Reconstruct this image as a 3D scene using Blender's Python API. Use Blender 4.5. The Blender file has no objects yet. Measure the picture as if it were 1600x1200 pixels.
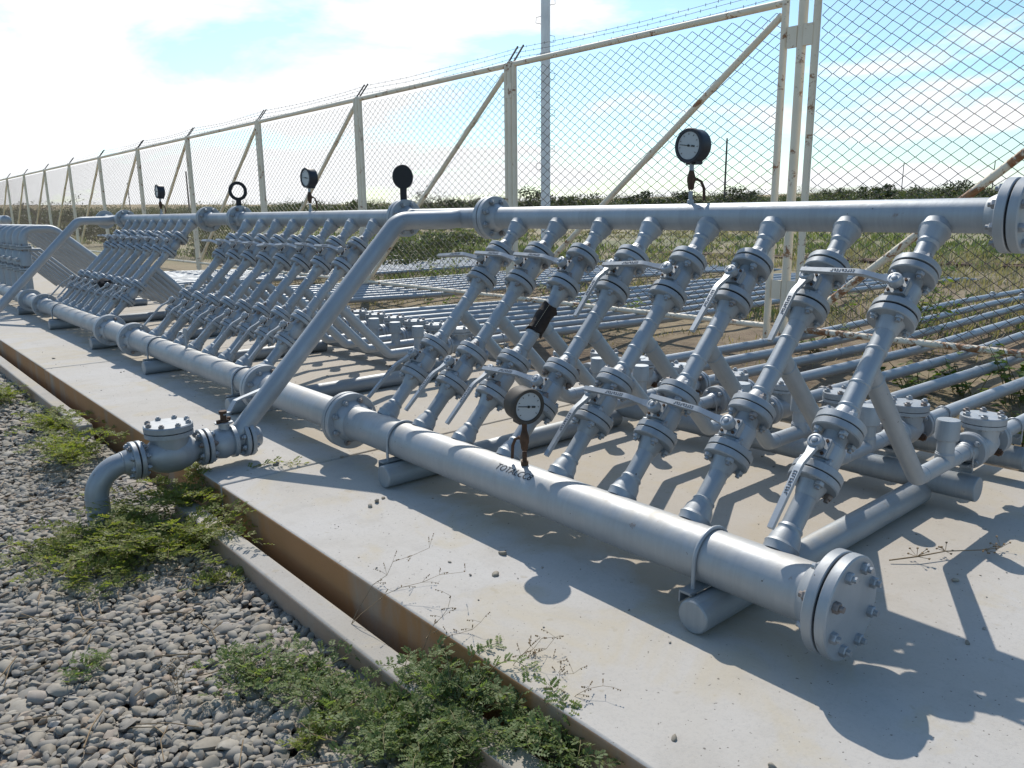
import bpy, math, random
import numpy as np
from mathutils import Vector, Matrix

random.seed(7)
rng = np.random.default_rng(11)
R = math.radians
scene = bpy.context.scene
COL = scene.collection

# ------------------------------------------------------------------ camera
CAM = Vector((-2.196, -1.509, 1.183))
yaw, pitch, roll = 0.714, 0.2147, -0.0097
fwd = Vector((math.sin(yaw) * math.cos(pitch), math.cos(yaw) * math.cos(pitch), -math.sin(pitch)))
rgt = Vector((math.cos(yaw), -math.sin(yaw), 0))
upv = rgt.cross(fwd)
r2 = rgt * math.cos(roll) + upv * math.sin(roll)
u2 = upv * math.cos(roll) - rgt * math.sin(roll)
cd = bpy.data.cameras.new('camera')
cam = bpy.data.objects.new('camera', cd)
COL.objects.link(cam)
M = Matrix((r2, u2, -fwd)).transposed().to_4x4()
M.translation = CAM
cam.matrix_world = M
cd.sensor_width = 36.0
cd.lens = 1216.3 / 1600 * 36
cd.clip_start = 0.05
cd.clip_end = 9000
scene.camera = cam

# ------------------------------------------------------------------ sun, sky, exposure
SUN = Vector((0.52, 0.80, 1.0)).normalized()
sun_el = math.asin(SUN.z)
sun_az = math.atan2(SUN.x, SUN.y)
sl = bpy.data.lights.new('sun', 'SUN')
sl.energy = 3.5
sl.angle = R(0.5)
sl.color = (1.0, 0.945, 0.86)
so = bpy.data.objects.new('sun', sl)
COL.objects.link(so)
so.rotation_euler = (-SUN).to_track_quat('-Z', 'Y').to_euler()
so.location = (6, 9, 30)

world = bpy.data.worlds.new("World")
scene.world = world
world.use_nodes = True
wt = world.node_tree
wt.nodes.clear()
def WN(t, **kw):
    n = wt.nodes.new(t)
    for k, v in kw.items():
        setattr(n, k, v)
    return n
w_out = WN('ShaderNodeOutputWorld')
w_bg = WN('ShaderNodeBackground')
w_sky = WN('ShaderNodeTexSky', sky_type='NISHITA', sun_disc=False, sun_elevation=sun_el, sun_rotation=sun_az)
w_sky.air_density = 1.0
w_sky.dust_density = 0.8
w_sky.ozone_density = 2.0
w_tc = WN('ShaderNodeTexCoord')
w_sep = WN('ShaderNodeSeparateXYZ')
w_z = WN('ShaderNodeMath', operation='MAXIMUM'); w_z.inputs[1].default_value = 0.0
w_za = WN('ShaderNodeMath', operation='ADD'); w_za.inputs[1].default_value = 0.12
w_dx = WN('ShaderNodeMath', operation='DIVIDE')
w_dy = WN('ShaderNodeMath', operation='DIVIDE')
w_cmb = WN('ShaderNodeCombineXYZ')
L = wt.links.new
L(w_tc.outputs['Generated'], w_sep.inputs[0])
L(w_sep.outputs['Z'], w_z.inputs[0]); L(w_z.outputs[0], w_za.inputs[0])
L(w_sep.outputs['X'], w_dx.inputs[0]); L(w_za.outputs[0], w_dx.inputs[1])
L(w_sep.outputs['Y'], w_dy.inputs[0]); L(w_za.outputs[0], w_dy.inputs[1])
L(w_dx.outputs[0], w_cmb.inputs['X']); L(w_dy.outputs[0], w_cmb.inputs['Y'])
w_n1 = WN('ShaderNodeTexNoise'); w_n1.inputs['Scale'].default_value = 0.95; w_n1.inputs['Detail'].default_value = 9; w_n1.inputs['Roughness'].default_value = 0.58; w_n1.inputs['Distortion'].default_value = 0.35
w_map = WN('ShaderNodeMapping'); w_map.inputs['Location'].default_value = (3.1, 1.3, 0.0); w_map.inputs['Scale'].default_value = (1.0, 0.8, 1.0)
L(w_cmb.outputs[0], w_map.inputs[0]); L(w_map.outputs[0], w_n1.inputs['Vector'])
# more cloud towards the left-hand part of the sky (a bank of cloud lying west of the sun)
w_dot = WN('ShaderNodeVectorMath', operation='DOT_PRODUCT'); w_dot.inputs[1].default_value = (math.sin(R(15)), math.cos(R(15)), 0.25)
L(w_tc.outputs['Generated'], w_dot.inputs[0])
w_bank = WN('ShaderNodeMapRange'); w_bank.inputs['From Min'].default_value = 0.80; w_bank.inputs['From Max'].default_value = 1.02; w_bank.inputs['To Min'].default_value = -0.04; w_bank.inputs['To Max'].default_value = 0.13
L(w_dot.outputs['Value'], w_bank.inputs[0])
w_low = WN('ShaderNodeMapRange'); w_low.inputs['From Min'].default_value = 0.02; w_low.inputs['From Max'].default_value = 0.16; w_low.inputs['To Min'].default_value = 0.12; w_low.inputs['To Max'].default_value = 0.0
L(w_sep.outputs['Z'], w_low.inputs[0])
w_a1 = WN('ShaderNodeMath', operation='ADD'); w_a2 = WN('ShaderNodeMath', operation='ADD')
L(w_n1.outputs['Fac'], w_a1.inputs[0]); L(w_bank.outputs[0], w_a1.inputs[1])
L(w_a1.outputs[0], w_a2.inputs[0]); L(w_low.outputs[0], w_a2.inputs[1])
w_ramp = WN('ShaderNodeValToRGB')
w_ramp.color_ramp.elements[0].position = 0.535; w_ramp.color_ramp.elements[0].color = (0, 0, 0, 1)
w_ramp.color_ramp.elements[1].position = 0.645; w_ramp.color_ramp.elements[1].color = (1, 1, 1, 1)
L(w_a2.outputs[0], w_ramp.inputs[0])
w_mix = WN('ShaderNodeMix', data_type='RGBA')
w_mix.inputs['B'].default_value = (8.0, 8.15, 8.35, 1)
L(w_ramp.outputs['Color'], w_mix.inputs['Factor'])
w_hs = WN('ShaderNodeMix', data_type='RGBA', blend_type='MULTIPLY'); w_hs.inputs['Factor'].default_value = 1.0
w_hs.inputs['B'].default_value = (0.92, 1.12, 1.16, 1)
L(w_sky.outputs[0], w_hs.inputs['A'])
L(w_hs.outputs['Result'], w_mix.inputs['A'])
L(w_mix.outputs['Result'], w_bg.inputs['Color'])
w_bg.inputs['Strength'].default_value = 0.11
L(w_bg.outputs[0], w_out.inputs[0])

vs = scene.view_settings
vs.view_transform = 'Standard'
vs.look = 'None'
vs.exposure = 0.33
vs.gamma = 1.0
vs.use_curve_mapping = False

# ------------------------------------------------------------------ materials
def mat(name):
    m = bpy.data.materials.new(name)
    m.use_nodes = True
    return m, m.node_tree, m.node_tree.nodes['Principled BSDF']

def nd(nt, t, **kw):
    n = nt.nodes.new(t)
    for k, v in kw.items():
        setattr(n, k, v)
    return n

def noise(nt, scale, detail=4, rough=0.55, coord='Object', dist=0.0, stretch=None):
    tc = nd(nt, 'ShaderNodeTexCoord')
    n = nd(nt, 'ShaderNodeTexNoise')
    n.inputs['Scale'].default_value = scale
    n.inputs['Detail'].default_value = detail
    n.inputs['Roughness'].default_value = rough
    n.inputs['Distortion'].default_value = dist
    src = tc.outputs[coord]
    if coord == 'World':
        src = nd(nt, 'ShaderNodeNewGeometry').outputs['Position']
    if stretch:
        mp = nd(nt, 'ShaderNodeMapping')
        mp.inputs['Scale'].default_value = stretch
        nt.links.new(src, mp.inputs[0]); src = mp.outputs[0]
    nt.links.new(src, n.inputs['Vector'])
    return n.outputs['Fac']

def wnoise(nt, scale, detail=4, rough=0.55, dist=0.0, stretch=None):
    g = nd(nt, 'ShaderNodeNewGeometry')
    n = nd(nt, 'ShaderNodeTexNoise')
    n.inputs['Scale'].default_value = scale
    n.inputs['Detail'].default_value = detail
    n.inputs['Roughness'].default_value = rough
    n.inputs['Distortion'].default_value = dist
    src = g.outputs['Position']
    if stretch:
        mp = nd(nt, 'ShaderNodeMapping')
        mp.inputs['Scale'].default_value = stretch
        nt.links.new(src, mp.inputs[0]); src = mp.outputs[0]
    nt.links.new(src, n.inputs['Vector'])
    return n.outputs['Fac']

def ramp(nt, fac, stops):
    r = nd(nt, 'ShaderNodeValToRGB')
    el = r.color_ramp.elements
    while len(el) > 1:
        el.remove(el[-1])
    for i, (p, c) in enumerate(stops):
        e = el[0] if i == 0 else el.new(p)
        e.position = p
        e.color = (c, c, c, 1) if isinstance(c, (int, float)) else (*c, 1)
    nt.links.new(fac, r.inputs[0])
    return r.outputs['Color']

def mix(nt, fac, a, b, blend='MIX'):
    n = nd(nt, 'ShaderNodeMix', data_type='RGBA', blend_type=blend)
    for sock, v in ((n.inputs['Factor'], fac), (n.inputs['A'], a), (n.inputs['B'], b)):
        if isinstance(v, (int, float)):
            sock.default_value = v
        elif isinstance(v, tuple):
            sock.default_value = (*v, 1)
        else:
            nt.links.new(v, sock)
    return n.outputs['Result']

def bump(nt, bs, h, strength=0.3, dist=0.01):
    b = nd(nt, 'ShaderNodeBump')
    b.inputs['Strength'].default_value = strength
    b.inputs['Distance'].default_value = dist
    nt.links.new(h, b.inputs['Height'])
    nt.links.new(b.outputs[0], bs.inputs['Normal'])

MAT = {}

def silver(name, base, dusty, metallic=0.46, rough=0.50, bands=False):
    m, nt, bs = mat(name)
    n1 = wnoise(nt, 2.6, 6, 0.62)
    n2 = wnoise(nt, 38, 4, 0.6)
    n3 = wnoise(nt, 9, 5, 0.6, 0.6)
    c = mix(nt, ramp(nt, n1, [(0.35, 0.0), (0.7, 1.0)]), base, tuple(x * 0.86 for x in base))
    # dust settled on the upper sides
    g = nd(nt, 'ShaderNodeNewGeometry')
    sp = nd(nt, 'ShaderNodeSeparateXYZ'); nt.links.new(g.outputs['Normal'], sp.inputs[0])
    upf = nd(nt, 'ShaderNodeMath', operation='MULTIPLY'); upf.use_clamp = True
    nt.links.new(sp.outputs['Z'], upf.inputs[0])
    nt.links.new(ramp(nt, n3, [(0.38, 0.15), (0.68, 0.75)]), upf.inputs[1])
    c = mix(nt, upf.outputs[0], c, dusty)
    if bands:
        sy = nd(nt, 'ShaderNodeSeparateXYZ'); nt.links.new(g.outputs['Position'], sy.inputs[0])
        a = nd(nt, 'ShaderNodeMath', operation='ADD'); a.inputs[1].default_value = 10.5 + 0.215; nt.links.new(sy.outputs['Y'], a.inputs[0])
        mo = nd(nt, 'ShaderNodeMath', operation='MODULO'); mo.inputs[1].default_value = 0.35; nt.links.new(a.outputs[0], mo.inputs[0])
        lt = nd(nt, 'ShaderNodeMath', operation='LESS_THAN'); lt.inputs[1].default_value = 0.13; nt.links.new(mo.outputs[0], lt.inputs[0])
        ml = nd(nt, 'ShaderNodeMath', operation='MULTIPLY'); ml.inputs[1].default_value = 0.45; nt.links.new(lt.outputs[0], ml.inputs[0])
        c = mix(nt, ml.outputs[0], c, tuple(x * 0.80 for x in base))
    oi = nd(nt, 'ShaderNodeObjectInfo')
    c = mix(nt, 1.0, c, ramp(nt, oi.outputs['Random'], [(0.0, 0.86), (1.0, 1.06)]), 'MULTIPLY')
    brush = wnoise(nt, 1.0, 3, 0.6, 0.2, (6, 70, 6))
    c = mix(nt, ramp(nt, brush, [(0.40, 0.0), (0.70, 0.30)]), c, tuple(min(1, x * 1.22) for x in base))
    rustm = ramp(nt, wnoise(nt, 11, 7, 0.72), [(0.655, 0.0), (0.72, 0.6)])
    c = mix(nt, rustm, c, (0.20, 0.105, 0.05))
    # small chips showing old primer
    chip = ramp(nt, wnoise(nt, 60, 3, 0.5), [(0.735, 0.0), (0.765, 1.0)])
    c = mix(nt, chip, c, (0.09, 0.07, 0.06))
    nt.links.new(c, bs.inputs['Base Color'])
    bs.inputs['Metallic'].default_value = metallic
    nt.links.new(ramp(nt, n3, [(0.3, rough - 0.06), (0.7, rough + 0.14)]), bs.inputs['Roughness'])
    bump(nt, bs, n2, 0.12, 0.004)
    MAT[name] = m
    return m

silver('silver_paint', (0.355, 0.385, 0.415), (0.40, 0.40, 0.39))
silver('header_paint', (0.355, 0.385, 0.415), (0.42, 0.42, 0.41), bands=True)
silver('collector_paint', (0.365, 0.38, 0.395), (0.41, 0.385, 0.345), 0.48, 0.52)
silver('flange_paint', (0.355, 0.38, 0.405), (0.40, 0.40, 0.395), 0.4, 0.48)
silver('support_paint', (0.28, 0.31, 0.335), (0.34, 0.32, 0.285), 0.35, 0.5)
silver('handle_paint', (0.37, 0.40, 0.43), (0.42, 0.43, 0.44), 0.42, 0.48)

def simple(name, c, rough=0.6, metallic=0.0, var=0.25, scale=12, spec=0.5, bumpy=0.0):
    m, nt, bs = mat(name)
    n = wnoise(nt, scale, 5, 0.6)
    cc = mix(nt, ramp(nt, n, [(0.3, 0.0), (0.7, 1.0)]), c, tuple(x * (1 - var) for x in c))
    nt.links.new(cc, bs.inputs['Base Color'])
    bs.inputs['Roughness'].default_value = rough
    bs.inputs['Metallic'].default_value = metallic
    bs.inputs['Specular IOR Level'].default_value = spec
    if bumpy:
        bump(nt, bs, n, bumpy, 0.004)
    MAT[name] = m
    return m

simple('gasket', (0.02, 0.02, 0.022), 0.8)
def bolt_mat():
    m, nt, bs = mat('bolt_metal')
    oi = nd(nt, 'ShaderNodeObjectInfo')
    c = mix(nt, ramp(nt, oi.outputs['Random'], [(0.0, 0.0), (0.72, 0.05), (0.9, 0.55), (1.0, 0.8)]), (0.36, 0.385, 0.41), (0.17, 0.10, 0.06))
    c = mix(nt, ramp(nt, wnoise(nt, 45, 4), [(0.45, 0.0), (0.75, 0.6)]), c, (0.16, 0.12, 0.09))
    nt.links.new(c, bs.inputs['Base Color'])
    bs.inputs['Roughness'].default_value = 0.45; bs.inputs['Metallic'].default_value = 0.45
    MAT['bolt_metal'] = m
bolt_mat()
simple('dark_marks', (0.03, 0.03, 0.035), 0.7)
simple('cast_marks', (0.10, 0.105, 0.115), 0.7)
simple('black_iron', (0.012, 0.013, 0.016), 0.6, 0.0, 0.4)
simple('gauge_black', (0.02, 0.024, 0.035), 0.5, 0.0, 0.35)
simple('gauge_brown', (0.075, 0.062, 0.05), 0.65, 0.1, 0.45, 18)
simple('dial_white', (0.46, 0.48, 0.49), 0.35, 0.0, 0.08)
simple('needle_black', (0.015, 0.015, 0.015), 0.5)
simple('rusty_steel', (0.12, 0.065, 0.038), 0.75, 0.15, 0.55, 30, 0.4, 0.4)
simple('leather', (0.035, 0.023, 0.018), 0.7, 0.0, 0.5, 45, 0.3, 0.7)
simple('stitch', (0.42, 0.36, 0.27), 0.8)
simple('wire_galv', (0.10, 0.082, 0.066), 0.6, 0.4, 0.5, 3)
simple('pole_white', (0.88, 0.87, 0.85), 0.6, 0.0, 0.18, 3)
simple('pole_wood', (0.10, 0.09, 0.085), 0.8)
simple('sign_white', (0.75, 0.77, 0.8), 0.5)
simple('bark', (0.12, 0.10, 0.08), 0.9)
simple('cloth_dark', (0.02, 0.022, 0.028), 0.9, 0, 0.4, 20, 0.2, 0.5)

def fence_paint(name, lo, hi):
    m, nt, bs = mat(name)
    n1 = wnoise(nt, 5.5, 8, 0.7, 0.8)
    n2 = wnoise(nt, 34, 5, 0.65)
    base = mix(nt, ramp(nt, wnoise(nt, 3, 4), [(0.3, 0.0), (0.7, 1.0)]), (0.83, 0.73, 0.575), (0.75, 0.65, 0.50))
    rustc = mix(nt, ramp(nt, n2, [(0.35, 0.0), (0.65, 1.0)]), (0.20, 0.075, 0.03), (0.36, 0.18, 0.08))
    mixn = nd(nt, 'ShaderNodeMath', operation='MULTIPLY_ADD')
    nt.links.new(n2, mixn.inputs[0]); mixn.inputs[1].default_value = 0.35; nt.links.new(n1, mixn.inputs[2])
    f = ramp(nt, mixn.outputs[0], [(lo, 0.0), (hi, 1.0)])
    c = mix(nt, f, base, rustc)
    nt.links.new(c, bs.inputs['Base Color'])
    bs.inputs['Roughness'].default_value = 0.6
    bump(nt, bs, n2, 0.15, 0.003)
    MAT[name] = m
fence_paint('cream_paint', 0.76, 0.82)
fence_paint('cream_paint_rusty', 0.655, 0.72)

def concrete(name, c1, c2, stain_x=None, under=False):
    m, nt, bs = mat(name)
    big = wnoise(nt, 0.9, 6, 0.6, 0.4)
    mid = wnoise(nt, 5, 8, 0.65)
    fine = wnoise(nt, 90, 5, 0.7)
    spots = wnoise(nt, 14, 2, 0.4)
    c = mix(nt, ramp(nt, big, [(0.35, 0.0), (0.68, 1.0)]), c1, c2)
    c = mix(nt, ramp(nt, mid, [(0.30, 0.30), (0.48, 0.0)]), c, tuple(x * 0.7 for x in c2))
    c = mix(nt, ramp(nt, fine, [(0.3, 0.25), (0.5, 0.0)]), c, tuple(x * 0.55 for x in c1))
    c = mix(nt, ramp(nt, spots, [(0.70, 0.0), (0.74, 0.35)]), c, (0.30, 0.25, 0.17))
    c = mix(nt, ramp(nt, wnoise(nt, 1.7, 5, 0.6, 0.8), [(0.52, 0.0), (0.60, 0.45), (0.66, 0.15)]), c, (0.44, 0.375, 0.26))
    c = mix(nt, ramp(nt, wnoise(nt, 75, 2, 0.4), [(0.72, 0.0), (0.745, 0.75)]), c, (0.07, 0.06, 0.05))
    c = mix(nt, ramp(nt, wnoise(nt, 1.0, 6, 0.7, 0.3, (14, 3, 3)), [(0.5, 0.0), (0.75, 0.22)]), c, (0.36, 0.34, 0.32))
    g = nd(nt, 'ShaderNodeNewGeometry')
    if under:     # washed-in soil lies under the pipes, where nobody walks
        sx = nd(nt, 'ShaderNodeSeparateXYZ'); nt.links.new(g.outputs['Position'], sx.inputs[0])
        wob = nd(nt, 'ShaderNodeMath', operation='MULTIPLY_ADD'); nt.links.new(wnoise(nt, 2.2, 6, 0.65, 0.5), wob.inputs[0]); wob.inputs[1].default_value = 0.9; nt.links.new(sx.outputs['X'], wob.inputs[2])
        silt = ramp(nt, wob.outputs[0], [(0.34, 0.0), (0.52, 0.8), (0.8, 0.5), (1.05, 0.75), (1.4, 0.45)])
        silt2 = mix(nt, wnoise(nt, 7, 7, 0.7), (0.40, 0.315, 0.21), (0.37, 0.32, 0.25))
        ym = nd(nt, 'ShaderNodeMapRange'); ym.inputs['From Min'].default_value = -0.75; ym.inputs['From Max'].default_value = -0.1; nt.links.new(sx.outputs['Y'], ym.inputs[0])
        sf = nd(nt, 'ShaderNodeMath', operation='MULTIPLY'); nt.links.new(silt, sf.inputs[0]); nt.links.new(ym.outputs[0], sf.inputs[1])
        c = mix(nt, sf.outputs[0], c, silt2)
    sn = nd(nt, 'ShaderNodeSeparateXYZ'); nt.links.new(g.outputs['Normal'], sn.inputs[0])
    lt = nd(nt, 'ShaderNodeMath', operation='LESS_THAN'); lt.inputs[1].default_value = -0.75
    nt.links.new(sn.outputs['X'], lt.inputs[0])
    streak = wnoise(nt, 2.2, 6, 0.6, 0.3, (1, 1.0, 0.25))
    mud = mix(nt, ramp(nt, streak, [(0.32, 0.0), (0.50, 1.0)]), (0.31, 0.26, 0.205), (0.36, 0.165, 0.05))
    mf = nd(nt, 'ShaderNodeMath', operation='MULTIPLY'); mf.inputs[1].default_value = 0.9 if stain_x is None else stain_x
    nt.links.new(lt.outputs[0], mf.inputs[0])
    c = mix(nt, mf.outputs[0], c, mud)
    nt.links.new(c, bs.inputs['Base Color'])
    bs.inputs['Roughness'].default_value = 0.85
    bs.inputs['Specular IOR Level'].default_value = 0.3
    hgt = mix(nt, 0.5, fine, mid)
    bump(nt, bs, hgt, 0.4, 0.006)
    MAT[name] = m
concrete('slab_concrete', (0.47, 0.45, 0.425), (0.43, 0.395, 0.345), under=True)
concrete('kerb_concrete', (0.40, 0.38, 0.355), (0.33, 0.30, 0.255), 0.45)

def soil():
    m, nt, bs = mat('soil')
    a = wnoise(nt, 0.35, 7, 0.65, 0.3)
    b = wnoise(nt, 4.0, 8, 0.7)
    f = wnoise(nt, 40, 5, 0.7)
    c = mix(nt, ramp(nt, a, [(0.40, 0.0), (0.60, 1.0)]), (0.20, 0.15, 0.105), (0.29, 0.235, 0.155))
    c = mix(nt, ramp(nt, b, [(0.45, 0.0), (0.62, 0.7)]), c, (0.115, 0.085, 0.062))
    g = nd(nt, 'ShaderNodeNewGeometry')
    ln = nd(nt, 'ShaderNodeVectorMath', operation='LENGTH'); nt.links.new(g.outputs['Position'], ln.inputs[0])
    far = nd(nt, 'ShaderNodeMapRange'); far.inputs['From Min'].default_value = 9; far.inputs['From Max'].default_value = 30
    nt.links.new(ln.outputs['Value'], far.inputs[0])
    grass = mix(nt, ramp(nt, wnoise(nt, 0.09, 8, 0.7), [(0.42, 0.0), (0.58, 1.0)]), (0.34, 0.285, 0.19), (0.20, 0.205, 0.12))
    c = mix(nt, far.outputs[0], c, grass)
    farther = nd(nt, 'ShaderNodeMapRange'); farther.inputs['From Min'].default_value = 300; farther.inputs['From Max'].default_value = 700
    nt.links.new(ln.outputs['Value'], farther.inputs[0])
    c = mix(nt, farther.outputs[0], c, (0.36, 0.28, 0.17))
    nt.links.new(c, bs.inputs['Base Color'])
    bs.inputs['Roughness'].default_value = 0.95
    bs.inputs['Specular IOR Level'].default_value = 0.15
    bump(nt, bs, f, 0.6, 0.02)
    MAT['soil'] = m
soil()

def stone_mat():
    m, nt, bs = mat('river_stone')
    g = nd(nt, 'ShaderNodeNewGeometry')
    c = ramp(nt, g.outputs['Random Per Island'], [(0.0, (0.14, 0.132, 0.122)), (0.3, (0.27, 0.25, 0.215)), (0.6, (0.225, 0.195, 0.15)), (0.82, (0.345, 0.315, 0.265)), (0.92, (0.26, 0.185, 0.125)), (1.0, (0.37, 0.35, 0.325))])
    n = wnoise(nt, 60, 5, 0.65)
    c = mix(nt, ramp(nt, n, [(0.35, 0.0), (0.7, 0.5)]), c, (0.20, 0.17, 0.13))
    nt.links.new(c, bs.inputs['Base Color'])
    bs.inputs['Roughness'].default_value = 0.75
    bump(nt, bs, n, 0.25, 0.004)
    MAT['river_stone'] = m
stone_mat()
simple('gravel_soil', (0.105, 0.085, 0.065), 0.95, 0, 0.5, 25, 0.2, 0.6)

def leaf_mat(name, cols, trans=0.35):
    m, nt, bs = mat(name)
    g = nd(nt, 'ShaderNodeNewGeometry')
    k = len(cols)
    c = ramp(nt, g.outputs['Random Per Island'], [(i / (k - 1), cc) for i, cc in enumerate(cols)])
    n = wnoise(nt, 1.3, 3, 0.5)
    c = mix(nt, ramp(nt, n, [(0.35, 0.0), (0.65, 0.4)]), c, tuple(x * 0.75 for x in cols[0]))
    nt.links.new(c, bs.inputs['Base Color'])
    bs.inputs['Roughness'].default_value = 0.55
    bs.inputs['Specular IOR Level'].default_value = 0.3
    tr = nd(nt, 'ShaderNodeBsdfTranslucent')
    nt.links.new(mix(nt, 1.0, c, (1.25, 1.35, 0.6), 'MULTIPLY'), tr.inputs['Color'])
    ms = nd(nt, 'ShaderNodeMixShader'); ms.inputs[0].default_value = trans
    out = nt.nodes['Material Output']
    nt.links.new(bs.outputs[0], ms.inputs[1]); nt.links.new(tr.outputs[0], ms.inputs[2])
    nt.links.new(ms.outputs[0], out.inputs['Surface'])
    MAT[name] = m
leaf_mat('weed_leaf', [(0.19, 0.225, 0.055), (0.235, 0.27, 0.07), (0.165, 0.20, 0.055), (0.34, 0.28, 0.11)], 0.5)
leaf_mat('weed_leaf_blue', [(0.16, 0.22, 0.085), (0.215, 0.27, 0.115), (0.145, 0.20, 0.08), (0.28, 0.29, 0.12)], 0.48)
leaf_mat('broad_leaf', [(0.09, 0.16, 0.03), (0.14, 0.21, 0.04), (0.10, 0.15, 0.03), (0.24, 0.24, 0.06)], 0.45)
leaf_mat('scrub_leaf', [(0.085, 0.105, 0.05), (0.125, 0.14, 0.07), (0.075, 0.09, 0.05), (0.15, 0.15, 0.085)], 0.2)
leaf_mat('dark_leaf', [(0.04, 0.055, 0.025), (0.06, 0.08, 0.03), (0.045, 0.055, 0.03), (0.08, 0.085, 0.04)], 0.2)
leaf_mat('straw', [(0.33, 0.27, 0.14), (0.42, 0.34, 0.19), (0.22, 0.21, 0.09), (0.30, 0.22, 0.12)], 0.3)
leaf_mat('mixed_grass', [(0.33, 0.28, 0.19), (0.40, 0.35, 0.24), (0.27, 0.24, 0.15), (0.42, 0.37, 0.26), (0.31, 0.26, 0.18)], 0.25)
leaf_mat('green_grass', [(0.15, 0.19, 0.085), (0.20, 0.24, 0.11), (0.13, 0.165, 0.08), (0.25, 0.25, 0.13)], 0.3)
simple('dry_stem', (0.30, 0.21, 0.12), 0.9, 0, 0.4, 30)
simple('green_stem', (0.18, 0.16, 0.07), 0.8, 0, 0.4, 30)

# ------------------------------------------------------------------ mesh helpers
def basis(axis):
    a = Vector(axis).normalized()
    h = Vector((0, 0, 1)) if abs(a.z) < 0.95 else Vector((0, 1, 0))
    u = h.cross(a).normalized()
    v = a.cross(u)
    return a, u, v

class MB:
    def __init__(self):
        self.v = []; self.f = []
    def ring(self, c, u, v, r, n, ph=0.0):
        b = len(self.v)
        for i in range(n):
            t = 2 * math.pi * i / n + ph
            self.v.append(Vector(c) + u * (r * math.cos(t)) + v * (r * math.sin(t)))
        return list(range(b, b + n))
    def bridge(self, A, B):
        n = len(A)
        for i in range(n):
            j = (i + 1) % n
            self.f.append((A[i], A[j], B[j], B[i]))
    def revolve(self, o, axis, prof, n=24, cap0=True, cap1=True, ph=0.0):
        """prof: [(distance along axis, radius)]"""
        a, u, v = basis(axis)
        o = Vector(o)
        rings = [self.ring(o + a * d, u, v, max(r, 1e-4), n, ph) for d, r in prof]
        for A, B in zip(rings, rings[1:]):
            self.bridge(A, B)
        if cap0: self.f.append(tuple(reversed(rings[0])))
        if cap1: self.f.append(tuple(rings[-1]))
        return self
    def cyl(self, p0, p1, r, n=24, r1=None):
        p0, p1 = Vector(p0), Vector(p1)
        return self.revolve(p0, p1 - p0, [(0, r), ((p1 - p0).length, r if r1 is None else r1)], n)
    def tube(self, pts, r, n=20, caps=True):
        """sweep along points; r a number or a list"""
        pts = [Vector(p) for p in pts]
        rr = r if isinstance(r, (list, tuple)) else [r] * len(pts)
        t0 = (pts[1] - pts[0]).normalized()
        a, u, v = basis(t0)
        prev = t0; rings = []
        for i, p in enumerate(pts):
            if i == 0: t = t0
            elif i == len(pts) - 1: t = (pts[i] - pts[i - 1]).normalized()
            else: t = ((pts[i] - pts[i - 1]).normalized() + (pts[i + 1] - pts[i]).normalized()).normalized()
            q = prev.rotation_difference(t)
            u = q @ u; v = q @ v; prev = t
            rings.append(self.ring(p, u, v, rr[i], n))
        for A, B in zip(rings, rings[1:]):
            self.bridge(A, B)
        if caps:
            self.f.append(tuple(reversed(rings[0]))); self.f.append(tuple(rings[-1]))
        return self
    def box(self, c, ex, ey, ez):
        """centre and three half-edge vectors"""
        c, ex, ey, ez = map(Vector, (c, ex, ey, ez))
        b = len(self.v)
        for sx in (-1, 1):
            for sy in (-1, 1):
                for sz in (-1, 1):
                    self.v.append(c + ex * sx + ey * sy + ez * sz)
        for q in ((0, 1, 3, 2), (4, 6, 7, 5), (0, 4, 5, 1), (2, 3, 7, 6), (0, 2, 6, 4), (1, 5, 7, 3)):
            self.f.append(tuple(b + i for i in q))
        return self
    def bead(self, c, axis, r, w=0.008, h=0.0035, n=24):
        return self.revolve(Vector(c) - Vector(axis).normalized() * w, axis, [(0, r - 0.002), (w * 0.6, r + h * 0.8), (w, r + h), (w * 1.4, r + h * 0.8), (2 * w, r - 0.002)], n)
    def mesh(self, name, material, sharp=34):
        me = bpy.data.meshes.new(name)
        me.from_pydata([tuple(p) for p in self.v], [], self.f)
        me.polygons.foreach_set('use_smooth', [True] * len(me.polygons))
        me.update()
        try:
            me.set_sharp_from_angle(angle=R(sharp))
        except Exception:
            pass
        me.materials.append(MAT[material])
        return me
    def build(self, name, material, parent=None, loc=(0, 0, 0), bevel=0.0, sharp=34):
        o = bpy.data.objects.new(name, self.mesh(name, material, sharp))
        COL.objects.link(o)
        o.location = loc
        if parent is not None:
            o.parent = parent
        if bevel:
            b = o.modifiers.new('edge', 'BEVEL'); b.width = bevel; b.segments = 2; b.limit_method = 'ANGLE'; b.angle_limit = R(40)
        return o

def np_mesh(name, verts, faces, material, smooth=False, parent=None, loc=(0, 0, 0)):
    """verts (N,3); faces (M,k) all the same k"""
    me = bpy.data.meshes.new(name)
    k = faces.shape[1]
    me.vertices.add(len(verts)); me.vertices.foreach_set('co', np.ascontiguousarray(verts, dtype=np.float32).ravel())
    me.loops.add(faces.size); me.loops.foreach_set('vertex_index', np.ascontiguousarray(faces, dtype=np.int32).ravel())
    me.polygons.add(len(faces)); me.polygons.foreach_set('loop_start', np.arange(0, faces.size, k, dtype=np.int32))
    me.polygons.foreach_set('use_smooth', np.full(len(faces), smooth))
    me.update(calc_edges=True)
    me.materials.append(MAT[material])
    o = bpy.data.objects.new(name, me)
    COL.objects.link(o)
    o.location = loc
    if parent is not None:
        o.parent = parent
    return o

def tag(o, label=None, cat=None, group=None, kind=None):
    if label: o['label'] = label
    if cat: o['category'] = cat
    if group: o['group'] = group
    if kind: o['kind'] = kind
    return o

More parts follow.
